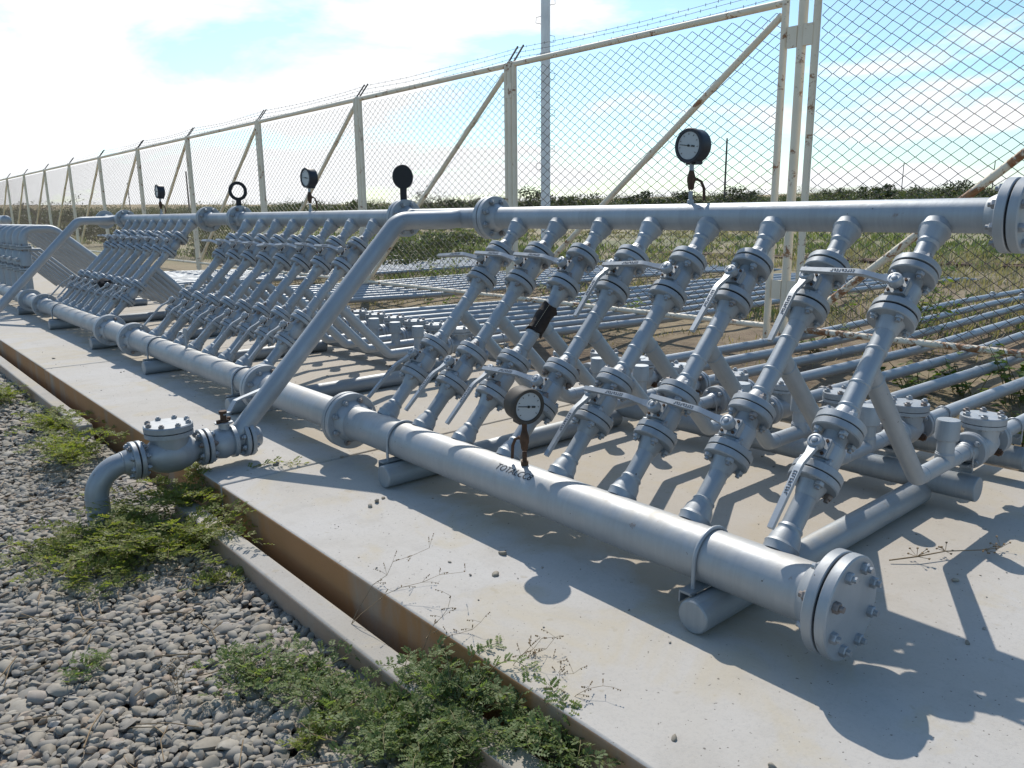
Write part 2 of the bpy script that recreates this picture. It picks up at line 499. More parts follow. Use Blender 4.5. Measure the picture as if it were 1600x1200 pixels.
def thing(name, loc, label, cat, group=None):
    o = bpy.data.objects.new(name, None)
    o.empty_display_size = 0.1
    COL.objects.link(o)
    o.location = loc
    return tag(o, label, cat, group)

def link_copy(src, parent=None):
    c = src.copy(); COL.objects.link(c)
    c.parent = parent
    return c

def dup(root, loc, label=None):
    """a copy of a thing, of its parts and of their sub-parts"""
    r = link_copy(root); r.location = loc
    if label: r['label'] = label
    for ch in list(root.children):
        c = link_copy(ch, r)
        for g in list(ch.children):
            link_copy(g, c)
    return r

def inst(me, name, parent, loc):
    o = bpy.data.objects.new(name, me); COL.objects.link(o)
    o.parent = parent; o.location = loc
    return o

ORD = ['first', 'second', 'third', 'fourth', 'fifth', 'sixth', 'seventh', 'eighth', 'ninth', 'tenth']

# ------------------------------------------------------------------ the setting
ZS = -0.2175          # slab top
ZG = -0.43            # gravel
def ground_z(x, y):
    r = math.hypot(x, y)
    if x < -0.93: z = -0.50
    elif x < -0.80: z = -0.56
    elif x < 2.50: z = -0.56
    elif x < 2.75: z = -0.34
    elif x < 4.7: z = -0.32 + (x - 2.75) / 1.95 * 0.11
    elif x < 9: z = -0.21 + (x - 4.7) / 4.3 * 0.09
    else: z = -0.12
    if x > 2.75 and r > 15: z += (0.0085 + 0.0135 * max(0.0, min(1.0, (math.degrees(math.atan2(x, y)) - 11) / 55))) * (r - 15)
    if r > 120:
        a = math.atan2(x, y)          # the land swells a little far off to the north
        k = min(1.0, (r - 120) / 900.0)
        z += k * k * r * (0.0065 * max(0.0, min(1.0, (R(38) - a) / R(30))))
        z += 0.0012 * r * k * (math.sin(a * 9) * 0.5 + math.sin(a * 23 + 1) * 0.3)
    return z

def axis_pts(dense_lo, dense_hi, step, far):
    pts = list(np.arange(dense_lo, dense_hi + 1e-6, step))
    d = step
    x = dense_hi
    while x < far:
        d *= 1.35; x += d; pts.append(x)
    d = step; x = dense_lo
    while x > -far:
        d *= 1.35; x -= d; pts.insert(0, x)
    return pts
gx = sorted(set([round(v, 4) for v in axis_pts(-4, 14, 0.5, 4500)] + [-0.94, -0.92, -0.81, -0.79, 2.49, 2.51, 2.74, 4.7]))
gy = axis_pts(-6, 30, 1.0, 4500)
gv = np.array([(x, y, ground_z(x, y) + (0.03 * math.sin(x * 2.1 + y) * math.sin(y * 1.3 - x * .7) if 2.8 < x < 40 else 0)) for x in gx for y in gy])
ny = len(gy)
gf = np.array([(i * ny + j, (i + 1) * ny + j, (i + 1) * ny + j + 1, i * ny + j + 1) for i in range(len(gx) - 1) for j in range(ny - 1)])
tag(np_mesh('ground', gv, gf, 'soil', True), kind='structure')

# concrete slabs with joints
joints = [-6.4, -1.95, 2.50, 6.93, 11.38, 15.8, 20.3, 24.7, 29.2]
for a, b in zip(joints, joints[1:]):
    m = MB().box(((-.79 + 2.56) / 2, (a + b) / 2, ZS - 0.2), ((2.56 + .79) / 2, 0, 0), (0, (b - a) / 2 - 0.006, 0), (0, 0, 0.2))
    tag(m.build('pavement', 'slab_concrete', bevel=0.012), kind='structure')
# kerb in two runs, broken where the outlet pipe crosses
for a, b in ((-5.0, -1.2), (-1.194, 2.72), (4.85, 9.0), (9.006, 14.0), (14.006, 24.0)):
    m = MB().box((-.9225, (a + b) / 2, -0.48), (0.0525, 0, 0), (0, (b - a) / 2, 0), (0, 0, 0.15))
    tag(m.build('kerb', 'kerb_concrete', bevel=0.014), kind='structure')
m = MB().box((-1.9, 8, ZG - 0.05), (0.975 - 0.05, 0, 0), (0, 18, 0), (0, 0, 0.012))
gb = np.array([(x, y, ZG - 0.03 + rng.normal() * 0.008) for x in np.linspace(-8, -0.98, 40) for y in np.linspace(-5, 26, 120)])
gbf = np.array([(i * 120 + j, (i + 1) * 120 + j, (i + 1) * 120 + j + 1, i * 120 + j + 1) for i in range(39) for j in range(119)])
tag(np_mesh('gravel_bed', gb, gbf, 'gravel_soil', True), kind='structure')

# river gravel: uncountable, one object
def ico(sub):
    import bmesh
    bm = bmesh.new(); bmesh.ops.create_icosphere(bm, subdivisions=sub, radius=1.0)
    v = np.array([p.co[:] for p in bm.verts]); f = np.array([[q.index for q in p.verts] for p in bm.faces]); bm.free()
    return v, f
IV, IF = ico(2)
IV1, IF1 = ico(1)
def stones(centres, sizes, base, hi=True):
    V, F = (IV, IF) if hi else (IV1, IF1)
    n = len(centres)
    sc = np.stack([sizes * rng.uniform(0.8, 1.45, n), sizes * rng.uniform(0.6, 0.95, n), sizes * rng.uniform(0.30, 0.6, n)], 1)
    P = V[None] * sc[:, None, :]
    # knock the balls into pebbles: squash two random directions per stone
    for _ in range(7):
        dr = rng.normal(size=(n, 3)); dr /= np.linalg.norm(dr, axis=1)[:, None]
        lim = np.linalg.norm(dr * sc, axis=1) * rng.uniform(0.5, 0.92, n)
        s = np.einsum('nij,nj->ni', P, dr)
        ex = np.clip(s - lim[:, None], 0, None)
        P = P - ex[:, :, None] * dr[:, None, :] * 0.97
    yawr = rng.uniform(0, 2 * np.pi, n); tl = rng.normal(0, 0.33, n)
    c, s = np.cos(tl), np.sin(tl)
    x, z = P[..., 0] * c[:, None] + P[..., 2] * s[:, None], -P[..., 0] * s[:, None] + P[..., 2] * c[:, None]
    y = P[..., 1]
    c, s = np.cos(yawr), np.sin(yawr)
    X = x * c[:, None] - y * s[:, None]; Y = x * s[:, None] + y * c[:, None]
    W = np.stack([X, Y, z], -1) + centres[:, None, :]
    FF = F[None] + (np.arange(n) * len(V))[:, None, None]
    return W.reshape(-1, 3), FF.reshape(-1, 3)
def scatter(n, x0, x1, y0, y1):
    return rng.uniform(x0, x1, n), rng.uniform(y0, y1, n)
vs_, fs_ = [], []
off = 0
for (n, x0, x1, y0, y1, hi, smin, smax) in ((14500, -2.3, -0.97, -0.3, 2.3, True, .0105, .031), (10500, -2.0, -0.97, 2.3, 5.0, True, .013, .030), (7500, -1.9, -0.97, 5.0, 11.5, False, .02, .038), (6500, -4.2, -2.0, -0.8, 9.0, False, .022, .042), (1200, -0.98, -0.9, 2.72, 4.85, False, .018, .036), (420, -0.865, -0.80, -1.0, 6.0, False, .008, .022)):
    xx, yy = scatter(n, x0, x1, y0, y1)
    sz = rng.uniform(smin, smax, n) * np.where(rng.random(n) < 0.07, 1.6, 1.0)
    zz = (ZG if x0 < -0.9 else -0.552) + rng.uniform(-0.022, 0.010, n)
    W, F_ = stones(np.stack([xx, yy, zz], 1), sz, 0, hi)
    vs_.append(W); fs_.append(F_ + off); off += len(W)
go = tag(np_mesh('gravel', np.concatenate(vs_), np.concatenate(fs_), 'river_stone', True), kind='stuff')
go.data.set_sharp_from_angle(angle=R(38))

# stray pebbles and grit on the slab
n = 420
xx = rng.uniform(-.76, 2.5, n); yy = rng.uniform(-1.9, 9, n)
sz = np.where(rng.random(n) < 0.10, rng.uniform(.008, .02, n), rng.uniform(.002, .006, n))
px = np.array([(-0.30, 1.72), (-0.25, 1.74), (-0.36, 1.68), (-0.23, 0.83), (-0.55, -0.62), (-0.42, 2.62), (-0.38, 0.70)])
xx = np.concatenate([xx, px[:, 0]]); yy = np.concatenate([yy, px[:, 1]]); sz = np.concatenate([sz, [.022, .014, .016, .02, .012, .026, .017]])
W, F_ = stones(np.stack([xx, yy, ZS + sz * 0.3], 1), sz, 0, True)
tag(np_mesh('pebbles', W, F_, 'river_stone', True), kind='stuff')

# ------------------------------------------------------------------ pipe parts
D = Vector((1.185, 0, 1.217)).normalized()     # direction of the slanted branches
N = Vector((-D.z, 0, D.x))                      # out of their plane, towards the viewer and up
LB = 1.62
RB = 0.0365
Y1, SP = -0.258, 0.35
GROUPS = [(-0.258, 'front'), (3.89, 'middle'), (7.93, 'rear')]
MANI = {'front': 'end plate manifold', 'middle': 'middle manifold', 'rear': 'rear manifold'}
XH, ZH = D.x * LB, D.z * LB

def bolt_mesh(axis, half, r=0.0075, nut=0.0145, nh=0.013, name='bolt', n=6, tail=0.008):
    a = Vector(axis).normalized()
    m = MB()
    m.cyl(a * -(half + nh + tail), a * (half + nh + tail), r, 10)
    for s in (-1, 1):
        m.revolve(a * (s * half), a * s, [(0, nut), (nh * 0.8, nut), (nh, nut * 0.86)], n)
    return m.mesh(name, 'bolt_metal', 25)

def bolt_circle(axis, rad, n, ph):
    a, u, v = basis(axis)
    return [u * (rad * math.cos(2 * math.pi * i / n + ph)) + v * (rad * math.sin(2 * math.pi * i / n + ph)) for i in range(n)]

def flange_prof(Rf, th, rp, hub):
    """a flange face at 0, its back at th, then a weld neck running on to the pipe"""
    return [(0.0005, Rf * 0.55), (0.0005, Rf - 0.0015), (0.0025, Rf), (th - 0.004, Rf), (th, Rf - 0.004), (th, rp + 0.017), (th + hub * 0.35, rp + 0.010), (th + hub * 0.85, rp + 0.004), (th + hub, rp + 0.0005)]

# shared meshes for one branch
RF, TH = 0.088, 0.029
def flange_mesh(axis, Rf, th, rp, hub, mname='flange_paint', n=36):
    return MB().revolve((0, 0, 0), axis, flange_prof(Rf, th, rp, hub), n).mesh('flange', mname)
FL_DN = flange_mesh(-D, RF, TH, RB, 0.05)       # face up the branch, neck down
FL_UP = flange_mesh(D, RF, TH, RB, 0.05)
BOLT_D = bolt_mesh(D, TH + 0.003, 0.0085, 0.0165, 0.0155, tail=0.011)
BC_D = bolt_circle(D, 0.066, 4, R(45))
GASK_D = MB().revolve(D * -0.002, D, [(0, RF - 0.004), (0.004, RF - 0.004)], 32).mesh('gasket', 'gasket')
TL = (0.392, 0.598)
TU = (1.111, 1.325)

def nozzle_mesh(t0, axis):
    """forged branch outlet on the header, with its weld beads"""
    m = MB()
    m.revolve((0, 0, 0), axis, [(0, 0.058), (0.022, 0.058), (0.030, 0.061), (0.038, 0.056), (0.042, 0.0545), (0.066, 0.051), (0.084, 0.042), (0.092, 0.0405), (0.098, 0.043), (0.105, 0.0405), (0.11, RB)], 28)
    return m.mesh('branch_outlet', 'silver_paint')
NOZ_LO = nozzle_mesh(0, D)
NOZ_UP = nozzle_mesh(0, -D)

def spool_mesh(t0, t1, rings):
    m = MB().cyl(D * t0, D * t1, RB, 28)
    for t in rings:
        m.bead(D * t, D, RB)
    return m.mesh('pipe_length', 'silver_paint')
SP_LO = spool_mesh(0.17, TL[0] - 0.07, [])
SP_MID = spool_mesh(TL[1] + 0.07, TU[0] - 0.07, [0.69, 0.79, 0.945])
SP_UP = spool_mesh(TU[1] + 0.07, LB - 0.15, [])

# run of pipe that leaves the branch at the tee, drops and lies along the slab
TEE = D * 0.868
ZT = 0.075
def arc(p0, pc, p1, rad, n=9):
    """polyline p0 -> pc -> p1 with the corner rounded"""
    p0, pc, p1 = Vector(p0), Vector(pc), Vector(p1)
    a = (p0 - pc).normalized(); b = (p1 - pc).normalized()
    ang = a.angle(b); d = rad / math.tan(ang / 2)
    c = pc + (a + b).normalized() * (rad / math.sin(ang / 2))
    s, e = pc + a * d - c, pc + b * d - c
    out = []
    for i in range(n):
        t = i / (n - 1); om = s.angle(e)
        out.append(c + (s * math.sin((1 - t) * om) + e * math.sin(t * om)) / math.sin(om))
    return out
xe = TEE.x + TEE.z - ZT
TAIL = MB()
TAIL.tube([TEE] + arc(TEE, (xe, 0, ZT), (1.75, 0, ZT), 0.05, 7) + [Vector((1.66, 0, ZT))], RB, 24)
TAIL.bead(TEE + Vector((1, 0, -1)).normalized() * 0.075, (1, 0, -1), RB)
TAIL.bead((xe + 0.06, 0, ZT), (1, 0, 0), RB, 0.006, 0.002)
TAIL.bead((1.56, 0, ZT), (1, 0, 0), RB, 0.006, 0.003)
TAIL_M = TAIL.mesh('tail_pipe', 'silver_paint')
STUB_M = MB().revolve((1.445, 0, ZT), (0, 0, 1), [(0, RB + 0.004), (0.045, RB + 0.004), (0.05, RB), (0.115, RB)], 24).bead((1.445, 0, ZT + 0.05), (0, 0, 1), RB, 0.006, 0.002).mesh('capped_stub', 'silver_paint')
CAP_M = MB().revolve((1.445, 0, ZT + 0.11), (0, 0, 1), [(0, 0.046), (0.004, 0.0495), (0.085, 0.0495), (0.092, 0.046)], 28).mesh('cap', 'silver_paint')
XC0, XC1 = 1.735, 2.035      # joints of the check valve
FLX_A = flange_mesh((-1, 0, 0), 0.085, 0.024, RB, 0.045)
FLX_B = flange_mesh((1, 0, 0), 0.085, 0.024, RB, 0.045)
BOLT_X = bolt_mesh((1, 0, 0), 0.027)
BC_X = bolt_circle((1, 0, 0), 0.064, 4, R(45))

def make_branch(y, label):
    t = thing('branch_pipe', (0, y, 0), label, 'pipe', 'slanted branch pipes between the two headers')
    inst(NOZ_LO, 'branch_outlet', t, D * 0.085)
    inst(NOZ_UP, 'branch_outlet', t, D * (LB - 0.052))
    for me in (SP_LO, SP_MID, SP_UP):
        inst(me, 'pipe_length', t, (0, 0, 0))
    inst(FL_DN, 'flange', t, D * (TL[0] - 0.002)); inst(FL_UP, 'flange', t, D * (TL[1] + 0.002))
    inst(FL_DN, 'flange', t, D * (TU[0] - 0.002)); inst(FL_UP, 'flange', t, D * (TU[1] + 0.002))
    inst(TAIL_M, 'tail_pipe', t, (0, 0, 0))
    s = inst(STUB_M, 'capped_stub', t, (0, 0, 0))
    inst(CAP_M, 'cap', s, (0, 0, 0))
    inst(FLX_A, 'flange', t, (XC0 - 0.003, 0, ZT))
    return t

# ball valve (centre at the origin, along D)
HV = (TL[1] - TL[0]) / 2
def valve_meshes():
    b = MB()
    b.revolve(D * -(HV - 0.004), D, [(0, 0.05), (0.03, 0.05), (0.045, 0.057), (0.118, 0.057), (0.122, 0.053), (0.128, 0.053), (0.14, 0.045), (2 * HV - 0.03, 0.044), (2 * HV - 0.008, 0.05)], 32)
    E = D * 0.033
    b.box(D * -0.018 + N * 0.052, E, (0, 0.036, 0), N * 0.016)
    b.box(D * -0.018 + N * 0.0725, D * 0.036, (0, 0.034, 0), N * 0.0045)
    body = b.mesh('valve_body', 'silver_paint')
    st = MB()
    st.revolve(D * -0.018 + N * 0.072, N, [(0, 0.017), (0.014, 0.017), (0.014, 0.011), (0.024, 0.011)], 16)
    for sx in (-1, 1):
        for sy in (-1, 1):
            st.revolve(D * (-0.018 + sx * 0.025) + Vector((0, sy * 0.024, 0)) + N * 0.077, N, [(0, 0.006), (0.007, 0.006)], 6)
    stem = st.mesh('stem', 'rusty_steel', 25)
    h = MB()
    h.revolve(D * -0.018 + N * 0.086, N, [(0, 0.025), (0.003, 0.027), (0.028, 0.027), (0.033, 0.0245), (0.035, 0.0185), (0.033, 0.0175), (0.033, 0.011), (0.038, 0.0105), (0.039, 0.009)], 24)
    hub = h.mesh('hub', 'handle_paint')
    def lever(dirv):
        side = N.cross(dirv).normalized()
        o = D * -0.018 + N * 0.104
        m = MB()
        path = [(0.012, 0.0), (0.055, 0.010), (0.105, 0.030), (0.13, 0.034), (0.25, 0.034), (0.36, 0.034)]
        wid = [0.018, 0.0115, 0.0105, 0.0115, 0.0105, 0.0095]
        rows = []
        for (s, k), w in zip(path, wid):
            c = o + dirv * s + N * k
            base = len(m.v)
            for (sx, sz) in ((-1, -1), (1, -1), (1, 1), (-1, 1)):
                m.v.append(c + side * (w * sx) + N * (0.008 * sz))
            rows.append([base + i for i in range(4)])
        for A, B in zip(rows, rows[1:]):
            m.bridge(A, B)
        m.f.append(tuple(reversed(rows[0]))); m.f.append(tuple(rows[-1]))
        lev = m.mesh('lever', 'handle_paint', 20)
        k = MB()
        rr = random.Random(4)
        s = 0.142
        while s < 0.235:
            w = rr.choice((0.0035, 0.0045, 0.003))
            c = o + dirv * (s + w) + N * (0.034 + 0.0083)
            kind = rr.random()
            k.box(c - dirv * w * 0.6, dirv * 0.0012, side * 0.0058, N * 0.0008)
            if kind < 0.7: k.box(c + side * 0.0048, dirv * w * 0.9, side * 0.0012, N * 0.0009)
            if kind > 0.25: k.box(c - side * 0.0048, dirv * w * 0.9, side * 0.0012, N * 0.0010)
            if kind > 0.5: k.box(c, dirv * w * 0.7, side * 0.0011, N * 0.0011)
            s += w * 2 + 0.0035
        return lev, k.mesh('embossed_letters', 'cast_marks')
    return body, stem, hub, lever(-D), lever(Vector((0, 1, 0)))
V_BODY, V_STEM, V_HUB, V_OPEN, V_SHUT = valve_meshes()
VF_LO = MB().revolve((0, 0, 0), D, [(0.0005, RF - 0.0015), (0.0025, RF), (TH - 0.004, RF), (TH, RF - 0.004), (TH, 0.045)], 36).mesh('flange', 'flange_paint')
VF_UP = MB().revolve((0, 0, 0), -D, [(0.0005, RF - 0.0015), (0.0025, RF), (TH - 0.004, RF), (TH, RF - 0.004), (TH, 0.045)], 36).mesh('flange', 'flange_paint')

def make_valve(loc, shut, label, group):
    t = thing('ball_valve', loc, label, 'valve', group)
    inst(V_BODY, 'valve_body', t, (0, 0, 0))
    for me, s in ((VF_LO, -1), (VF_UP, 1)):
        f = inst(me, 'flange', t, D * (s * (HV - 0.002)))
        for p in BC_D:
            inst(BOLT_D, 'bolt', f, p + D * (s * 0.002))
        inst(GASK_D, 'gasket', f, D * (s * 0.002))
    inst(V_STEM, 'stem', t, (0, 0, 0))
    inst(V_HUB, 'hub', t, (0, 0, 0))
    lv, tx = V_SHUT if shut else V_OPEN
    l = inst(lv, 'lever', t, (0, 0, 0))
    inst(tx, 'embossed_letters', l, (0, 0, 0))
    return t

# check valve (origin at its inlet joint)
LC = XC1 - XC0
def check_meshes():
    b = MB()
    b.revolve((0.02, 0, 0), (1, 0, 0), [(0, 0.044), (0.03, 0.046), (0.06, 0.064), (0.13, 0.074), (0.20, 0.064), (0.235, 0.046), (LC - 0.04, 0.044)], 28)
    b.revolve((LC / 2, 0, 0.0), (0, 0, 1), [(0, 0.07), (0.06, 0.074), (0.088, 0.076), (0.092, 0.1), (0.108, 0.1)], 32)
    body = b.mesh('valve_body', 'silver_paint')
    c = MB().revolve((LC / 2, 0, 0.112), (0, 0, 1), [(0, 0.1), (0.028, 0.1), (0.032, 0.097)], 36)
    c.box((LC / 2 - 0.01, 0.0, 0.1455), (0.022, 0.008, 0), (-0.006, 0.018, 0), (0, 0, 0.0022))
    bon = c.mesh('bonnet', 'flange_paint')
    return body, bon
C_BODY, C_BON = check_meshes()
BOLT_B = MB().cyl((0, 0, -0.062), (0, 0, 0.02), 0.0085, 10).revolve((0, 0, 0), (0, 0, 1), [(0, 0.0155), (0.012, 0.0155), (0.014, 0.013)], 6).revolve((0, 0, -0.048), (0, 0, -1), [(0, 0.0145), (0.012, 0.0145)], 6).mesh('bolt', 'bolt_metal', 25)
BC_B = bolt_circle((0, 0, 1), 0.083, 6, R(20))
CF_A = MB().revolve((0, 0, 0), (1, 0, 0), [(0.002, 0.082), (0.005, 0.085), (0.02, 0.085), (0.024, 0.081), (0.024, 0.04)], 32).mesh('flange', 'flange_paint')
CF_B = MB().revolve((0, 0, 0), (-1, 0, 0), [(0.002, 0.082), (0.005, 0.085), (0.02, 0.085), (0.024, 0.081), (0.024, 0.04)], 32).mesh('flange', 'flange_paint')
PLUG_M = MB().revolve((0.20, -0.055, -0.035), (0, -1, -0.2), [(0, 0.02), (0.022, 0.02), (0.022, 0.013), (0.03, 0.013)], 8).mesh('drain_plug', 'rusty_steel', 25)
def make_check(y, label):
    t = thing('check_valve', (XC0, y, ZT), label, 'valve', 'round topped check valves along the slab')
    inst(C_BODY, 'valve_body', t, (0, 0, 0))
    b = inst(C_BON, 'bonnet', t, (0, 0, 0))
    for p in BC_B:
        inst(BOLT_B, 'bolt', b, p + Vector((LC / 2, 0, 0.144)))
    for me, x in ((CF_A, 0.0), (CF_B, LC)):
        f = inst(me, 'flange', t, (x, 0, 0))
        for p in BC_X:
            inst(BOLT_X, 'bolt', f, p)
    inst(PLUG_M, 'drain_plug', t, (0, 0, 0))
    return t

SHUT_UP = {'front': [1, 0, 0, 1, 0, 1, 1, 1], 'middle': [1] * 8, 'rear': [1] * 8}
SHUT_LO = {'front': [0, 1, 1, 0, 1, 0, 0, 0], 'middle': [0] * 8, 'rear': [0] * 8}
branch0 = None; proto = {}; check0 = None
for y0, g in GROUPS:
    for k in range(8):
        y = y0 + SP * k
        where = f"{ORD[k]} slanted branch from the near end, {MANI[g]}"
        lab = f"silver {where}".replace('slanted branch', 'slanted branch pipe')
        if branch0 is None:
            branch0 = make_branch(y, lab)
        else:
            dup(branch0, (0, y, 0), lab)
        for tier, T, shut in (('lower', TL, SHUT_LO[g][k]), ('upper', TU, SHUT_UP[g][k])):
            c = D * ((T[0] + T[1]) / 2) + Vector((0, y, 0))
            lab = f"{tier} {'shut' if shut else 'open'} lever valve on {where}"
            if shut not in proto:
                proto[shut] = make_valve(c, shut, lab, 'lever valves on the slanted branch pipes')
            else:
                dup(proto[shut], c, lab)
        lab = f"silver check valve in line with the {where}".replace('slanted branch', 'branch')
        if check0 is None:
            check0 = make_check(y, lab)
        else:
            dup(check0, (XC0, y, ZT), lab)

# nobody leaves every lever at the same angle
rl = random.Random(31)
PV = D * -0.018
for o in [o for o in COL.objects if o.name.startswith('lever') and o.parent and o.parent.name.startswith('ball_valve')]:
    o.matrix_basis = Matrix.Translation(PV) @ Matrix.Rotation(rl.gauss(0, R(3.0)), 4, N) @ Matrix.Translation(-PV)

# pipes that run out across the field
pipe0 = None
for y0, g in GROUPS:
    for k in range(8):
        y = y0 + SP * k
        lab = f"field pipe crossing under the fence from the {ORD[k]} branch, {MANI[g]}"
        if pipe0 is None:
            pipe0 = thing('field_pipe', (XC1, y, ZT), lab, 'pipe', 'parallel field pipes running out under the fence')
            inst(FLX_B, 'flange', pipe0, (0.003, 0, 0))
            m = MB()
            pts = [(0.05, 0, 0), (0.5, 0, -0.004), (2.6, 0, -0.045), (6.5, 0, -0.025), (9.0, 0, -0.06), (11.5, 0, -0.14), (13.0, 0, -0.3)]
            m.tube(pts, RB + 0.001, 18)
            for xx in (1.9, 7.6):
                m.bead((xx, 0, -0.03 if xx < 5 else -0.014), (1, 0, 0), RB + 0.001, 0.008, 0.004)
            m.build('pipe_run', 'silver_paint', pipe0)
        else:
            dup(pipe0, (XC1, y, ZT), lab)
# more field pipes from manifolds behind
for k in range(10):
    lab = f"field pipe beyond the three manifolds, {ORD[k]} one along"
    dup(pipe0, (XC1, 12.3 + k * 0.35, ZT), lab)

# ------------------------------------------------------------------ headers
RL, RU = 0.0975, 0.0665
def header(name, x, z, r, y0, y1, Rf, th, label, mname, blind=False, nb=8, ends=(True, True)):
    t = thing(name, (x, y0, z), label, 'pipe')
    Ln = y1 - y0
    m = MB().cyl((0, 0.0, 0), (0, Ln, 0), r, 48)
    m.build('pipe', mname, t)
    bm_ = bolt_mesh((0, 1, 0), th + 0.004, 0.010, 0.0185, 0.018, tail=0.012)
    bc = bolt_circle((0, 1, 0), Rf * 0.775, nb, math.pi / nb)
    for yy, s, on in ((0.0, 1, ends[0]), (Ln, -1, ends[1])):
        if not on: continue
        f = MB().revolve((0, yy + s * 0.004, 0), (0, s, 0), [(0, Rf - 0.003), (0.003, Rf), (th - 0.004, Rf), (th, Rf - 0.004), (th, r + 0.026), (th + 0.022, r + 0.018), (th + 0.05, r + 0.004), (th + 0.055, r)], 48).build('flange', 'flange_paint', t)
        if s == 1 or not blind:
            pass
    return t, bm_, bc

def bolted(parent, bm_, bc, y):
    for p in bc:
        inst(bm_, 'bolt', parent, p + Vector((0, y, 0)))

LOWY = [(-0.505, 2.50), (3.70, 6.75), (7.65, 10.95)]
UPY = [(-0.52, 2.51), (3.55, 6.66), (7.55, 10.80)]
hl = ['thick lower collector pipe of the front manifold, ending in a bolted plate', 'thick lower collector pipe of the middle manifold', 'thick lower collector pipe of the rear manifold beyond the middle one']
hu = ['upper header pipe carrying the big black gauge before the fence', 'upper header pipe of the middle manifold with small black gauge', 'upper header pipe of the rear manifold with tiny black gauge']
for i in range(3):
    for (x, z, r, (a, b), Rf, th, lab, mn, nm) in ((0, 0, RL, LOWY[i], 0.166, 0.036, hl[i], 'collector_paint', 'collector_pipe'), (XH, ZH, RU, UPY[i], 0.138, 0.036, hu[i], 'header_paint', 'header_pipe')):
        t, bm_, bc = header(nm, x, z, r, a, b, Rf, th, lab, mn)
        fl = [c for c in t.children if c.name.startswith('flange')]
        bolted(fl[0], bm_, bc, 0.0)
        bolted(fl[1], bm_, bc, b - a)
        if i == 0:     # blind end plate at the camera end
            MB().revolve((0, -0.004, 0), (0, -1, 0), [(0, Rf - 0.003), (0.003, Rf), (th - 0.004, Rf), (th, Rf - 0.005)], 48).build('end_plate', 'flange_paint', t)
        for yy in (0, b - a):
            MB().revolve((0, yy - 0.004, 0), (0, 1, 0), [(0, Rf - 0.012), (0.008, Rf - 0.012)], 40).build('gasket', 'gasket', t)
# spool pieces between the manifolds
def spool(x, z, r, a, b, Rf, th, lab, mn):
    t = thing('spool_pipe', (x, a, z), lab, 'pipe')
    MB().cyl((0, 0.02, 0), (0, b - a - 0.02, 0), r, 40).build('pipe', mn, t)
    for yy, s in ((0.0, 1), (b - a, -1)):
        MB().revolve((0, yy + s * 0.004, 0), (0, s, 0), [(0, Rf - 0.003), (0.003, Rf), (th - 0.004, Rf), (th, Rf - 0.004), (th, r + 0.026), (th + 0.022, r + 0.018), (th + 0.05, r + 0.004), (th + 0.055, r)], 48).build('flange', 'flange_paint', t)
    return t
spool(0, 0, RL, 2.50, 3.70, 0.166, 0.036, 'short collector spool joining the front and middle manifolds', 'collector_paint')
spool(0, 0, RL, 6.75, 7.65, 0.166, 0.036, 'short collector spool joining the middle and rear manifolds', 'collector_paint')
spool(0, 0, RL, 10.95, 11.95, 0.166, 0.036, 'short collector spool joining the rear manifold to the upright risers', 'collector_paint')
sp1 = spool(XH, ZH, RU, 2.51, 3.55, 0.138, 0.036, 'short upper spool with a side outlet beside the black round paddle', 'header_paint')
spool(XH, ZH, RU, 6.66, 7.55, 0.138, 0.036, 'short upper spool beside the black ring', 'header_paint')
spool(XH, ZH, RU, 10.80, 11.9, 0.138, 0.036, 'short upper spool past the end of the rear manifold', 'header_paint')

# lettering painted on the collector
def painted_text(txt, y_start, size, ang0, parent_r, parent):
    cu = bpy.data.curves.new('lettering', 'FONT')
    cu.body = txt; cu.size = size; cu.shear = 0.28; cu.resolution_u = 3
    o = bpy.data.objects.new('lettering', cu); COL.objects.link(o)
    dg = bpy.context.evaluated_depsgraph_get(); dg.update()
    me = bpy.data.meshes.new_from_object(o.evaluated_get(dg))
    bpy.data.objects.remove(o)
    import bmesh
    bm = bmesh.new(); bm.from_mesh(me)
    bmesh.ops.triangulate(bm, faces=bm.faces[:])
    for _ in range(2):
        bmesh.ops.subdivide_edges(bm, edges=[e for e in bm.edges if e.calc_length() > size * 0.2], cuts=1)
        bmesh.ops.triangulate(bm, faces=bm.faces[:])
    bm.to_mesh(me); bm.free()
    for v in me.vertices:
        a = ang0 - v.co.y / parent_r
        # letters read towards -Y, their feet towards the viewer
        v.co = (-math.sin(a) * (parent_r + 0.0012), y_start - v.co.x, math.cos(a) * (parent_r + 0.0012))
    me.materials.append(MAT['dark_marks'])
    t = bpy.data.objects.new('painted_lettering', me); COL.objects.link(t); t.parent = parent
col0 = [o for o in COL.objects if o.name == 'collector_pipe'][0]
painted_text('TOTALCC8', 1.072 + 0.505, 0.046, 0.80, RL, col0)

